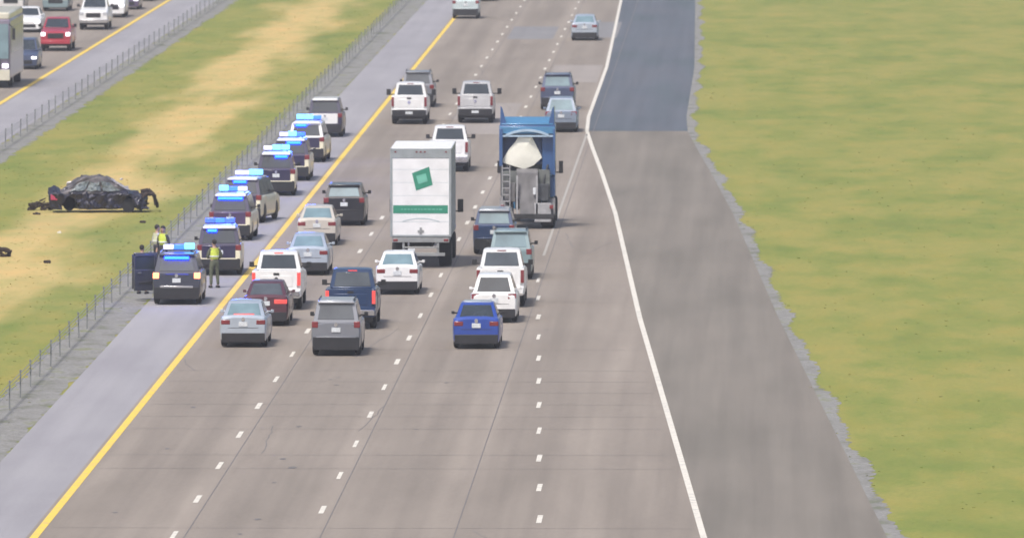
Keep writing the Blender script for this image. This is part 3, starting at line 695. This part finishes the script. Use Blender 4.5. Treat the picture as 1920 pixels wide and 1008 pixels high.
    q = [[(x, y + 3.35, z) for x, y, z in k] for k in q]
    cab.build('cab', WHITE, r, ZS, 0, 30)
    windows(r, q, GLASS, 1)
    B(r, 'grille', BLACK, -.6, .6, 4.58, 4.63, .75, 1.25); B(r, 'front_bumper', CHROME, -1.12, 1.12, 4.55, 4.72, .42, .68)
    for s in (-1, 1): B(r, 'headlight', HEAD, *sorted((s * .68, s * 1.0)), 4.5, 4.62, .85, 1.1)
    mirror_pair(r, 2.35, 3.5, 1.7, MIRROR, .26, .5, .2)
    return r, L
put(box_truck(mat('box_white', (.78, .78, .79), .45, var=.05)), 789, 503, 'white box truck with a green diamond and green band on its rear door', 'box truck')
def coach():
    r = empty('coach', (0, 0, 0)); L = 12.0; W = 2.55; yf = 6.0
    CR = paint('coach_cream', (.66, .63, .52), 0); PL = paint('coach_plum', (.22, .19, .25), 0)
    MB().box(-W / 2, W / 2, -yf, yf - .12, .45, 3.55).build('body', PL, r, ZS, .12)
    MB().box(-W / 2 + .04, W / 2 - .04, -yf + .1, yf - .2, 3.5, 3.9).build('roof', CR, r, ZS, .12)
    MB().hexa([(-W / 2 + .08, yf - .1, 1.55), (W / 2 - .08, yf - .1, 1.55), (W / 2 - .12, yf - .35, 3.45), (-W / 2 + .12, yf - .35, 3.45), (-W / 2 + .08, yf + .06, 1.5), (W / 2 - .08, yf + .06, 1.5), (W / 2 - .12, yf - .14, 3.5), (-W / 2 + .12, yf - .14, 3.5)]).build('windshield', PALEGLASS, r, ZS, .03)
    for s in (-1, 1):
        for k in range(6):
            MB().box(*sorted((s * (W / 2 - .02), s * (W / 2 + .015))), -5.4 + k * 1.75, -3.75 + k * 1.75, 1.75, 3.1).build('side_window', GLASS, r, ZS, .02)
        MB().box(*sorted((s * .8, s * 1.15)), yf - .14, yf + .03, 1.05, 1.25).build('headlight', HEADON, r, ZS, .02)
        MB().tube((s * 1.2, yf - .1, 3.3), (s * 1.5, yf + .3, 3.1), .03).box(*sorted((s * 1.42, s * 1.6)), yf + .25, yf + .35, 2.5, 3.1).build('side_mirror', MIRROR, r, ZS, .02)
    B(r, 'front_bumper', CR, -1.25, 1.25, yf - .14, yf + .12, .4, .95); B(r, 'grille', BLACK, -.7, .7, yf - .13, yf + .02, 1.0, 1.35)
    wheels(r, W, (-3.6, 3.3), .5, RIM, .3, duals=True)
    return r, L
put(coach(), -20, 166, 'coach with a tall windshield and cream roof facing the camera, cut by the left edge', 'bus', GO, away=False)

# ------------------------------------------------------------------ blue heavy truck with white drum end
def heavy_truck():
    r = empty('mixer_truck', (0, 0, 0)); L = 8.4; yr = -4.2; W = 2.6
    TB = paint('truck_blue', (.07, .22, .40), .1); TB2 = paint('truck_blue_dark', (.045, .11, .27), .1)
    G1 = mat('dusty_grey_steel', (.19, .185, .19), .8, .1, var=.3, scale=2); G2 = mat('dark_steel', (.07, .075, .085), .7, .2, var=.3); G3 = mat('pale_grey_steel', (.36, .36, .37), .6, .1, var=.2, scale=4)
    DW = mat('drum_white', (.80, .79, .70), .5, var=.06)
    ch = MB().box(-.55, -.4, yr + .3, 3.9, .75, 1.1).box(.4, .55, yr + .3, 3.9, .75, 1.1)
    for y in (-3.6, -2.4, -1.2, 0, 1.4): ch.box(-.4, .4, y, y + .15, .78, 1.06)
    ch.build('chassis', CHASSIS, r, ZS)
    # drum: rotating body lying along the truck, narrowing to its rear mouth
    dr = MB(); prof = [(-2.35, .40), (-2.1, .62), (-1.5, .95), (-.6, 1.12), (.6, 1.14), (1.7, .95), (2.3, .55)]
    dr.lathe((0, 0, 0), prof, 8, 'y')
    ca, sa = math.cos(R(-13)), math.sin(R(-13))
    dr.v = [(x - .12, y * ca - z * sa - .55, y * sa + z * ca + 2.55) for x, y, z in dr.v]
    dr.build('drum', DW, r, ZS, .03)
    # white mouth cover hanging over the drum end
    cv = MB(); top = 3.62; y = yr + .78
    ring1 = [(-.42, top), (.2, top), (.42, 3.25), (.68, 2.78), (.3, 2.48), (-.15, 2.32), (-.68, 2.46), (-1.22, 2.6), (-.84, 3.12), (-.54, 3.42)]
    c0 = (-.2, y - .16, 2.95)
    cv.v = [c0] + [(x, y + (.12 if i in (2, 3, 8, 7) else 0), z) for i, (x, z) in enumerate(ring1)] + [(x * .95, y + .5, z) for x, z in ring1]
    k = len(ring1)
    cv.f = [(0, 1 + i, 1 + (i + 1) % k) for i in range(k)] + [(1 + i, 1 + k + i, 1 + k + (i + 1) % k, 1 + (i + 1) % k) for i in range(k)] + [tuple(range(k + 1, 2 * k + 1))]
    cv.build('drum_mouth', DW, r, ZS, 0, 20)
    # blue hood frame round the mouth
    fr = MB().box(-W / 2, W / 2, yr + .7, yr + 2.6, 3.93, 4.05)
    fr.box(-W / 2, -W / 2 + .16, yr + .55, yr + 2.6, 2.45, 3.93)
    fr.hexa([(W / 2 - .1, yr + .5, 2.1), (W / 2, yr + .5, 2.1), (W / 2, yr + 2.6, 2.1), (W / 2 - .1, yr + 2.6, 2.1), (W / 2 - .1, yr + .5, 3.93), (W / 2, yr + .5, 3.93), (W / 2, yr + 2.6, 3.93), (W / 2 - .1, yr + 2.6, 3.93)])
    fr.box(W / 2 - .62, W / 2 - .1, yr + 1.0, yr + 1.08, 2.1, 3.75)
    fr.box(-W / 2 + .1, W / 2 - .1, yr + 2.5, yr + 2.6, 2.2, 3.93)
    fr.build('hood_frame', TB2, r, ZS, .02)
    tb = MB().box(-W / 2 + .02, W / 2 - .02, yr + .62, yr + .72, 3.72, 4.0).box(-W / 2 + .1, W / 2 - .1, yr + .8, yr + 2.5, 4.06, 4.12)
    tb.hexa([(-W / 2 + .15, yr + 1.0, 4.0), (W / 2 - .15, yr + 1.0, 4.0), (W / 2 - .15, yr + 1.9, 4.35), (-W / 2 + .15, yr + 1.9, 4.35), (-W / 2 + .15, yr + 1.2, 3.95), (W / 2 - .15, yr + 1.2, 3.95), (W / 2 - .15, yr + 2.2, 4.2), (-W / 2 + .15, yr + 2.2, 4.2)])
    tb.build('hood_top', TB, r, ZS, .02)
    arc = MB()
    for i in range(10):
        a0 = -1 + i * .2; a1 = a0 + .2
        z = lambda t: 3.66 + .2 * (1 - t * t)
        arc.hexa([(a0, yr + .55, z(a0) - .05), (a1, yr + .55, z(a1) - .05), (a1, yr + .55, z(a1) + .05), (a0, yr + .55, z(a0) + .05), (a0, yr + .62, z(a0) - .05), (a1, yr + .62, z(a1) - .05), (a1, yr + .62, z(a1) + .05), (a0, yr + .62, z(a0) + .05)])
    arc.box(-W / 2, W / 2, yr + .57, yr + .62, 3.6, 3.67)
    arc.build('arch_rail', mat('pale_blue_rail', (.42, .55, .68), .4, .2), r, ZS)
    for s in (-1, 1):
        h = MB().hexa([(s * 1.27, yr + .9, 3.9), (s * .92, yr + .9, 3.9), (s * 1.16, yr + .9, 4.72), (s * 1.24, yr + .9, 4.8), (s * 1.27, yr + 1.9, 3.9), (s * .92, yr + 1.9, 3.9), (s * 1.18, yr + 1.2, 4.72), (s * 1.26, yr + 1.2, 4.8)])
        h.build('corner_horn', TB2, r, ZS)
    bk = MB().box(-1.18, -.42, yr + .62, yr + 1.3, 1.25, 2.25).box(.5, 1.05, yr + .75, yr + 1.3, 1.2, 2.3).box(-1.22, 1.0, yr + 1.3, yr + 2.4, 1.2, 2.5).box(-1.0, -.5, yr + .5, yr + .62, 1.35, 1.6).box(-1.1, -.85, yr + .55, yr + .62, 1.75, 2.1)
    bk.build('hopper_housing', mat('grey_green_steel', (.15, .16, .155), .8, .1, var=.3, scale=3), r, ZS, .02)
    MB().box(-1.18, .66, yr + 1.08, yr + 1.14, 2.5, 3.85).build('back_panel', mat('shaded_navy_panel', (.05, .08, .17), .6, var=.3), r, ZS)  # dark navy colour stands in for shade inside the recess
    # chute and its fold
    cu = MB().hexa([(-.5, yr + .45, 2.2), (.5, yr + .45, 2.2), (.5, yr + .75, 2.35), (-.5, yr + .75, 2.35), (-.32, yr + .1, .55), (.4, yr + .1, .55), (.4, yr + .35, .55), (-.32, yr + .35, .55)])
    cu.build('chute', G1, r, ZS, .02)
    for s in (-1, 1):
        MB().box(*sorted((s * .42, s * .5)), yr + .02, yr + .12, .6, 2.1).build('chute_rail', G3, r, ZS)
        MB().tube((s * .55, yr + .5, 1.1), (s * .95, yr + .9, 2.5), .05).build('stay', G2, r, ZS)
    lad = MB()
    for x in (-1.15, -.8): lad.box(x - .02, x + .02, yr + .3, yr + .34, .7, 2.5)
    for k in range(7): lad.box(-1.15, -.8, yr + .3, yr + .34, .8 + k * .26, .84 + k * .26)
    lad.build('ladder', G3, r, ZS)
    for s in (-1, 1):
        fe = MB()
        for i in range(8):
            a0 = math.pi * i / 8; a1 = math.pi * (i + 1) / 8; cy = yr + 1.35
            p = lambda a, q: (cy - math.cos(a) * q * 1.25, .55 + math.sin(a) * q)
            (ya, za), (yb_, zb_), (yc, zc), (yd, zd) = p(a0, .62), p(a1, .62), p(a1, .66), p(a0, .66)
            x0, x1 = sorted((s * .68, s * 1.29)); fe.hexa([(x0, ya, za), (x0, yb_, zb_), (x0, yc, zc), (x0, yd, zd), (x1, ya, za), (x1, yb_, zb_), (x1, yc, zc), (x1, yd, zd)])
        fe.build('fender', G1, r, ZS)
        B(r, 'tail_light', TAIL, *sorted((s * 1.05, s * 1.22)), yr - .03, yr, .8, .95)
        B(r, 'mud_flap', BLACK, *sorted((s * .62, s * 1.2)), yr + .4, yr + .43, .15, .8)
        MB().tube((s * 1.2, yr + 2.7, 1.2), (s * 1.2, yr + 2.7, 2.6), .09).build('water_pipe', G3 if s > 0 else G2, r, ZS)
    B(r, 'tool_box', G3, .35, 1.12, yr + .02, yr + .45, .28, 1.02)
    B(r, 'pump_housing', G2, .45, 1.0, yr + .35, yr + .9, 1.1, 1.75)
    B(r, 'pump_housing', G1, -1.05, -.55, yr + .45, yr + .9, 1.05, 1.8)
    B(r, 'work_lamp', PLATE, .28, .42, yr + .1, yr + .2, 1.35, 1.62)
    B(r, 'side_tank', TB2, 1.0, 1.28, yr + 1.2, yr + 3.2, 1.25, 2.05)
    B(r, 'rear_bumper', CHASSIS, -1.25, 1.25, yr, yr + .12, .4, .6)
    wheels(r, W, (yr + 1.35, yr + 2.6, 3.1), .5, DARKRIM, .3, duals=True)
    cab = body_loft(2.6, 2.3, [(-1.3, 1.8), (.2, 1.8), (.4, 1.7), (1.3, 1.45)], .55, (.1,), .6, taper=.95)
    q = greenhouse(cab, -1.25, -1.2, -.1, .3, 1.75, 3.0, 1.1, 1.0)
    cab.v = [(x, y + 2.9, z) for x, y, z in cab.v]; q = [[(x, y + 2.9, z) for x, y, z in k_] for k_ in q]
    cab.build('cab', TB, r, ZS, 0, 30); windows(r, q, GLASS, 1)
    mirror_pair(r, 2.5, 2.9, 1.9, MIRROR, .2, .5, .1)
    B(r, 'grille', CHROME, -.5, .5, 4.16, 4.22, .8, 1.4); B(r, 'front_bumper', CHROME, -1.15, 1.15, 4.1, 4.25, .45, .7)
    for s in (-1, 1): B(r, 'headlight', HEAD, *sorted((s * .7, s * 1.0)), 4.1, 4.2, .95, 1.2)
    return r, L
put(heavy_truck(), 988, 430, 'blue heavy truck with a white cone shaped drum end above a grey chute', 'truck')

# ------------------------------------------------------------------ wrecked car lying side-on in the median
def crumple(mb, amt, f=1.7, seed=0):
    rnd = random.Random(seed); ph = [rnd.uniform(0, 6) for _ in range(9)]
    out = []
    for x, y, z in mb.v:
        dx = math.sin(y * 3.1 * f + ph[0]) * math.sin(z * 5 + ph[1]); dy = math.sin(x * 4.1 + ph[2]) * math.sin(z * 4 * f + ph[3]); dz = math.sin(y * 2.7 * f + ph[4]) * math.sin(x * 3.3 + ph[5]) + .5 * math.sin(y * 7.7 + ph[6])
        out.append((x + amt * dx, y + amt * dy, z + amt * dz * min(1, z)))
    mb.v = out; return mb
from mathutils import noise as mnoise
def mangle(o, cuts, amt, f=1.8, seed=0):
    bm = bmesh.new(); bm.from_mesh(o.data)
    if cuts: bmesh.ops.subdivide_edges(bm, edges=bm.edges[:], cuts=cuts, use_grid_fill=True)
    off = Vector((seed * 7.1, seed * 3.3, 0))
    for v in bm.verts:
        p = v.co * f + off
        d = mnoise.noise_vector(p) + .6 * mnoise.noise_vector(p * 2.7) + .3 * mnoise.noise_vector(p * 6)
        v.co += Vector((d.x * amt, d.y * amt, d.z * amt * min(1, max(.1, v.co.z))))
    bm.to_mesh(o.data); bm.free()
    for p in o.data.polygons: p.use_smooth = False
def wreck():
    r = empty('wrecked_car', (0, 0, 0)); L = 4.6; W = 1.8
    WR = mat('wreck_paint', (.022, .022, .04), .45, .3, .3, var=.5, scale=4); ROOF = mat('wreck_bare_roof', (.12, .11, .115), .6, .2, var=.6, scale=3)
    SC = mat('scraped_metal', (.42, .40, .42), .5, .5, var=.35, scale=6); RUST = mat('torn_dark_metal', (.05, .035, .03), .8, .3, var=.5, scale=9)
    m = body_loft(L, W, [(-2.3, .78), (-2.1, .9), (-1.5, .86), (1.0, .84), (1.3, .86), (1.9, .7), (2.3, .55)], .16, (-1.35, 1.4), .33)
    crumple(m, .09, 1.9, 3).build('body', WR, r, ZS, 0, 25)
    g_ = MB(); q = greenhouse(g_, -1.85, -.85, .45, 1.5, .82, 1.42, .82, .62)
    crumple(g_, .08, 1.3, 8); g_.build('roof', ROOF, r, ZS, 0, 20)
    for qq in (q[2], q[3]):
        for u0, u1 in ((.08, .34), (.38, .6), (.64, .9)):
            MB().hexa(slab(qq, .05, .05, (u0, u1), (.15, .75))).build('broken_window', mat('smashed_glass', (.16, .19, .2), .4, var=.6, scale=9), r, ZS)
    MB().hexa(slab(q[1], .06, .05, (.1, .9), (.1, .85))).build('windshield', SC, r, ZS)
    # rear at -y: torn tail light, buckled trunk, hanging bumper
    B(r, 'tail_light', mat('broken_tail_lamp', (.5, .06, .13), .3, var=.3), -1.06, -.85, -1.5, -1.02, .34, .78)
    B(r, 'tail_light', mat('broken_tail_lamp', (.5, .06, .13), .3), .7, .9, -2.32, -2.0, .55, .78)
    MB().hexa([(-.92, -1.2, .82), (-.95, -.3, .8), (-.8, -.2, 1.0), (-.75, -1.1, 1.02), (-.88, -1.2, .8), (-.9, -.3, .78), (-.76, -.2, .97), (-.7, -1.1, 1.0)]).build('bent_panel', SC, r, ZS)
    MB().hexa([(-.95, .25, .84), (-.95, 1.35, .78), (-.8, .85, .9), (-.74, .45, 1.12), (-.88, .25, .83), (-.88, 1.35, .76), (-.74, .85, .88), (-.7, .45, 1.1)]).build('bent_panel', SC, r, ZS)
    MB().hexa([(-.93, -1.25, .1), (-.93, -.75, .06), (-.9, -.65, .42), (-.9, -1.2, .45), (-.8, -1.25, .1), (-.8, -.75, .06), (-.8, -.65, .42), (-.8, -1.2, .45)]).build('hanging_fender', mat('pale_torn_panel', (.42, .44, .40), .6, var=.3), r, ZS)
    fb = MB()
    pts = [(-.9, 2.1, .75), (-.95, 2.45, .82), (-.9, 2.75, .62), (-.8, 2.8, .2)]
    for a, b_ in zip(pts, pts[1:]): fb.tube(a, b_, .09, 7, .07)
    for a, b_ in zip([(.3, 2.0, .7), (.4, 2.6, .75), (.2, 2.8, .35)], [(.4, 2.6, .75), (.2, 2.8, .35), (-.3, 2.85, .2)]): fb.tube(a, b_, .08, 7)
    fb.build('torn_bumper', RUST, r, ZS)
    dp = MB(); rnd2 = random.Random(12)
    for (ya, yb_, z0_, z1_) in ((-.55, .35, .12, .86), (.3, 1.1, .08, .84), (1.0, 1.9, .12, .8), (-2.3, -1.5, .2, .7)):
        j = [rnd2.uniform(-.07, .07) for _ in range(8)]
        dp.hexa([(-.99 + j[0], ya, z0_ + j[1]), (-.99 + j[2], yb_, z0_ + j[3]), (-.93 + j[4], yb_, z1_ + j[5]), (-.95 + j[6], ya, z1_ + j[7]),
                 (-.93 + j[0], ya, z0_ + j[1]), (-.93 + j[2], yb_, z0_ + j[3]), (-.87 + j[4], yb_, z1_ + j[5]), (-.89 + j[6], ya, z1_ + j[7])])
    dp.build('buckled_door', WR, r, ZS, .01)
    rf = MB()
    for _ in range(14):
        y_, z_ = rnd2.uniform(-1.6, 1.3), rnd2.uniform(.85, 1.3); q_ = rnd2.uniform(.06, .18)
        rf.tube((-.8 + (z_ - .85) * .35, y_, z_), (-.85 + (z_ - .85) * .35, y_ + rnd2.uniform(-.4, .4), z_ + rnd2.uniform(-.15, .2)), q_ * .25, 5)
    rf.build('torn_trim', SC, r, ZS)
    en = MB()
    rnd = random.Random(4)
    for _ in range(26):
        x, y, z = rnd.uniform(-.8, .8), rnd.uniform(1.7, 2.35), rnd.uniform(.25, .75); s = rnd.uniform(.06, .16)
        en.tube((x, y, z), (x + rnd.uniform(-.2, .2), y + rnd.uniform(-.25, .25), z + rnd.uniform(-.15, .15)), s * .5, 6)
    en.build('exposed_engine', RUST, r, ZS)
    for y, s in ((-1.35, -1), (1.4, 1), (1.4, -1)):
        MB().lathe((s * .78, y, .3), [(-.1, .22), (-.09, .3), (.09, .3), (.1, .22)], 18).build('wheel', TYRE, r, ZS)
    B(r, 'wheel_hub', SC, -.95, -.86, -1.45, -1.25, .22, .4)
    for i, o in enumerate(list(r.children)):
        nm = o.name.split('.')[0]
        if nm == 'body': mangle(o, 1, .16, 1.6, 1)
        elif nm in ('roof',): mangle(o, 5, .12, 1.7, 2)
        elif nm in ('buckled_door', 'bent_panel', 'hanging_fender', 'windshield'): mangle(o, 4, .14, 2.2, 3 + i)
        elif nm == 'broken_window': mangle(o, 2, .12, 1.7, 2)
    return r
wr = wreck(); x, y = G(182, 399); wr.location = (x, y + .9, 0); wr.rotation_euler = (R(0), R(2), R(-90 + 7))
tag(wr, 'crushed dark sedan lying side-on in the median grass', 'wrecked car')

def debris(name, px, py, wx, hz, label, n=30, seed=1, flatn=.5):
    rnd = random.Random(seed); m = MB()
    for _ in range(n):
        t = rnd.uniform(-1, 1); x = t * wx / 2; z = rnd.uniform(0, hz) * (1 - .5 * abs(t)); y = rnd.uniform(-.4, .4) * flatn; s = rnd.uniform(.05, .16)
        d = Vector((rnd.uniform(-1, 1), rnd.uniform(-1, 1), rnd.uniform(-.6, .6))) * rnd.uniform(.1, .3)
        m.tube((x, y, z), (x + d.x, y + d.y, max(0.02, z + d.z)), s * .6, 5, s * .3)
        m.box(x - s, x + s, y - s * .3, y + s * .3, max(0, z - s * .4), z + s * .4)
    o = m.build(name, mat('torn_dark_metal', (.05, .035, .03), .8), None, ZS, 0, 20)
    X, Y = G(px, py); o.location = (X, Y, 0)
    return tag(o, label, 'debris', 'torn pieces lying in the median grass')
debris('car_debris', 76, 394, 1.05, .4, 'heap of torn brown metal at the left end of the crushed sedan', 34, 2)
debris('car_debris', 3, 481, .75, .42, 'dark torn chunk lying at the left edge of the median', 26, 5)
debris('car_debris', 90, 493, .16, .08, 'small dark scrap in the grass below the crushed sedan', 4, 6)
debris('car_debris', 71, 402, .3, .04, 'thin dark scrap just below the torn brown heap', 4, 9)
debris('car_debris', 266, 418, .14, .08, 'tiny dark scrap in the grass right of the crushed sedan, near the door', 3, 11)
sc_ = MB().box(-.09, .09, -.06, .06, 0, .05).box(-.03, .06, -.04, .09, .05, .08).build('paper_scrap', mat('pale_scrap', (.75, .72, .62), .8), None, ZS, .01)
X, Y = G(111, 437); sc_.location = (X, Y, 0); tag(sc_, 'small pale scrap on the grass below the crushed sedan', 'debris')

# ------------------------------------------------------------------ people
SKIN = mat('skin', (.42, .26, .19), .6, var=.08); HAIR = mat('dark_hair', (.025, .02, .018), .8); HIVIS = mat('hi_vis_yellow', (.62, .72, .10), .7, emit=None, var=.1, scale=8)
DKCL = mat('dark_uniform', (.035, .035, .045), .85, var=.25, scale=9); KHAKI = mat('olive_uniform', (.10, .11, .07), .85, var=.25, scale=9); REFL = mat('reflective_tape', (.7, .72, .7), .4); BLUSH = mat('pale_shirt', (.45, .45, .48), .85)
def skinmesh(name, verts, edges, material, parent, sub=1):
    me = bpy.data.meshes.new(name); me.from_pydata([v[:3] for v in verts], edges, []); me.materials.append(material)
    o = bpy.data.objects.new(name, me); C.objects.link(o)
    if parent: o.parent = parent
    md = o.modifiers.new('skin', 'SKIN'); md.use_smooth_shade = True
    if not me.skin_vertices: pass
    for i, v in enumerate(verts):
        sv = me.skin_vertices[0].data[i]; sv.radius = (v[3], v[4] if len(v) > 4 else v[3]); sv.use_root = (i == 0)
    s = o.modifiers.new('sub', 'SUBSURF'); s.levels = sub; s.render_levels = sub
    return o
def person(px, py, rz, label, vest=None, pants=DKCL, shirt=DKCL, pose='stand', group=None, cap=None, h=1.12):
    X, Y = G(px, py); r = empty('person', (X, Y, .012), rz)
    a = .13
    # joints: y forward, x right.  pelvis first (root)
    J = dict(pel=(0, 0, .98, .15, .11), wst=(0, 0, 1.12, .145, .10), chs=(0, .01, 1.34, .17, .115), nek0=(0, .0, 1.47, .09, .08), nek=(0, .02, 1.54, .055), hd0=(0, .045, 1.62, .075, .09), hd=(0, .04, 1.70, .082, .10), hd1=(0, .03, 1.77, .055, .07),
             lh=(-.10, 0, .92, .095), lk=(-.13, .03, .52, .062), la=(-.14, -.01, .10, .042), lt=(-.15, .14, .045, .04),
             rh=(.10, 0, .92, .095), rk=(.14, .05, .52, .062), ra=(.16, .01, .10, .042), rt=(.18, .16, .045, .04),
             ls=(-.19, 0, 1.43, .06), le=(-.27, -.04, 1.16, .045), lw=(-.25, .08, .94, .03), lp=(-.24, .12, .87, .035, .018),
             rs=(.19, 0, 1.43, .06), re=(.27, -.04, 1.16, .045), rw=(.25, .08, .94, .03), rp=(.24, .12, .87, .035, .018))
    if pose == 'elbows':
        J.update(le=(-.30, .02, 1.17, .045), lw=(-.14, .24, 1.12, .03), lp=(-.07, .27, 1.13, .035, .018), re=(.32, .0, 1.18, .045), rw=(.18, .22, 1.08, .03), rp=(.11, .26, 1.08, .035, .018))
    if pose == 'reach':
        J.update(re=(.30, .18, 1.28, .045), rw=(.34, .42, 1.30, .03), rp=(.34, .50, 1.31, .035, .018), le=(-.28, .08, 1.2, .045), lw=(-.2, .3, 1.2, .03), lp=(-.16, .36, 1.2, .035, .018))
    names = list(J); V = [tuple(v[:2]) + (v[2],) + tuple(v[3:]) for v in J.values()]
    ch = [('pel', 'wst'), ('wst', 'chs'), ('chs', 'nek0'), ('nek0', 'nek'), ('nek', 'hd0'), ('hd0', 'hd'), ('hd', 'hd1'), ('pel', 'lh'), ('lh', 'lk'), ('lk', 'la'), ('la', 'lt'), ('pel', 'rh'), ('rh', 'rk'), ('rk', 'ra'), ('ra', 'rt'),
          ('nek0', 'ls'), ('ls', 'le'), ('le', 'lw'), ('lw', 'lp'), ('nek0', 'rs'), ('rs', 're'), ('re', 'rw'), ('rw', 'rp')]
    E = [(names.index(p), names.index(q)) for p, q in ch]
    # fingers and thumb
    for sd_, w_, p_ in ((-1, 'lw', 'lp'), (1, 'rw', 'rp')):
        wv = Vector(J[w_][:3]); pv = Vector(J[p_][:3]); d = (pv - wv).normalized(); sidev = d.cross(Vector((0, 0, 1)))
        sidev = sidev.normalized() if sidev.length > .3 else Vector((0, 1, 0)); curl = d.cross(sidev).normalized() * (.25)
        pi = names.index(p_)
        for k, ln in zip((-1.5, -.5, .5, 1.5), (.065, .08, .075, .058)):
            base = pv + sidev * k * .017 + d * .015; mid = base + d * ln * .6; tip = mid + (d + curl * 2).normalized() * ln * .5
            i0 = len(V); V += [tuple(base) + (.009,), tuple(mid) + (.0085,), tuple(tip) + (.007,)]; E += [(pi, i0), (i0, i0 + 1), (i0 + 1, i0 + 2)]
        th = wv + (pv - wv) * .6 - sidev * .03; i0 = len(V); V += [tuple(th + d * .02) + (.010,), tuple(th + d * .05 - sidev * .015) + (.008,)]; E += [(pi, i0), (i0, i0 + 1)]
    # face: nose and ears as small chains of the same surface
    hi = names.index('hd')
    for q in ((0, .155, 1.675, .014), (-.085, .03, 1.69, .014), (.085, .03, 1.69, .014)):
        V.append(q); E.append((hi, len(V) - 1))
    body = skinmesh('body', V, E, SKIN, r)
    def g(n, k): v = J[n]; return tuple(v[:3]) + tuple(q + k for q in v[3:])
    skinmesh('trousers', [g('pel', .016), g('lh', .02), g('lk', .02), g('la', .022), g('rh', .02), g('rk', .02), g('ra', .022), g('wst', .01)], [(0, 1), (1, 2), (2, 3), (0, 4), (4, 5), (5, 6), (0, 7)], pants, r)
    skinmesh('shirt', [g('chs', .014), g('wst', .014), g('pel', .012), g('nek0', .012), g('ls', .018), g('le', .016), g('lw', .012), g('rs', .018), g('re', .016), g('rw', .012)], [(0, 1), (1, 2), (0, 3), (3, 4), (4, 5), (5, 6), (3, 7), (7, 8), (8, 9)], shirt, r)
    if vest:
        vv = skinmesh('vest', [g('chs', .032), g('wst', .030), (0, 0, 1.05, .18, .14), g('nek0', .03), (-.17, 0, 1.44, .07), (.17, 0, 1.44, .07)], [(0, 1), (1, 2), (0, 3), (3, 4), (3, 5)], vest, r)
        MB().lathe((0, 0, 1.2), [(-.022, .205), (.022, .205)], 16, 'z').build('reflective_band', REFL, vv)
        vv.children[0].scale = (1, .8, 1)
    hair = MB()
    for i in range(6): pass
    hb = bmesh.new(); bmesh.ops.create_uvsphere(hb, u_segments=14, v_segments=10, radius=.1)
    bmesh.ops.scale(hb, verts=hb.verts, vec=(.98, 1.12, 1.05)); bmesh.ops.translate(hb, verts=hb.verts, vec=(0, .015, 1.735))
    bmesh.ops.delete(hb, geom=[v for v in hb.verts if v.co.z < 1.705 and v.co.y > -.0 or v.co.z < 1.65], context='VERTS')
    me = bpy.data.meshes.new('hair'); hb.to_mesh(me); hb.free(); me.materials.append(cap or HAIR)
    ho = bpy.data.objects.new('hair' if not cap else 'cap', me); C.objects.link(ho); ho.parent = r
    eyes = MB()
    for s in (-.032, .032): eyes.box(s - .012, s + .012, .13, .142, 1.70, 1.712)
    eyes.box(-.025, .025, .128, .140, 1.625, 1.633).build('face_features', HAIR, r)
    for s, k in ((-1, 'l'), (1, 'r')):
        v = J[k + 'a']; t = J[k + 't']
        MB().box(min(v[0], t[0]) - .05, max(v[0], t[0]) + .05, v[1] - .08, t[1] + .06, 0, .09).build('shoe', BLACK, r, 1, .03)
    r.scale = (1.05, 1.05, h)
    return tag(r, label, 'person', group)
person(402, 540, R(20), 'person in a yellow vest and dark trousers standing right of the open-doored SUV', HIVIS, KHAKI, KHAKI, 'elbows')
person(266, 551, R(-15), 'person in dark clothes standing inside the open SUV doors', None, DKCL, DKCL, 'reach')
person(306, 512, R(150), 'person in a yellow vest beyond the open SUV door, right of the other vest', HIVIS, DKCL, DKCL, 'stand', 'officers standing ahead of the grey SUV')
person(294, 510, R(-60), 'person in a pale vest beyond the open SUV door, nearest the grass', mat('pale_vest', (.62, .64, .45), .7), DKCL, BLUSH, 'stand', 'officers standing ahead of the grey SUV')

# ------------------------------------------------------------------ haze over the road
m = bpy.data.materials.new('haze'); m.use_nodes = True; n = m.node_tree; n.nodes.remove(n.nodes['Principled BSDF'])
v = n.nodes.new('ShaderNodeVolumePrincipled'); v.inputs['Color'].default_value = (.93, .93, .98, 1); v.inputs['Density'].default_value = .0002; v.inputs['Anisotropy'].default_value = .2
n.links.new(v.outputs[0], n.nodes['Material Output'].inputs['Volume'])
tag(MB().box(-1600, 1600, -200, 3100, -1, 31).build('haze', m, smooth=0), kind='stuff')
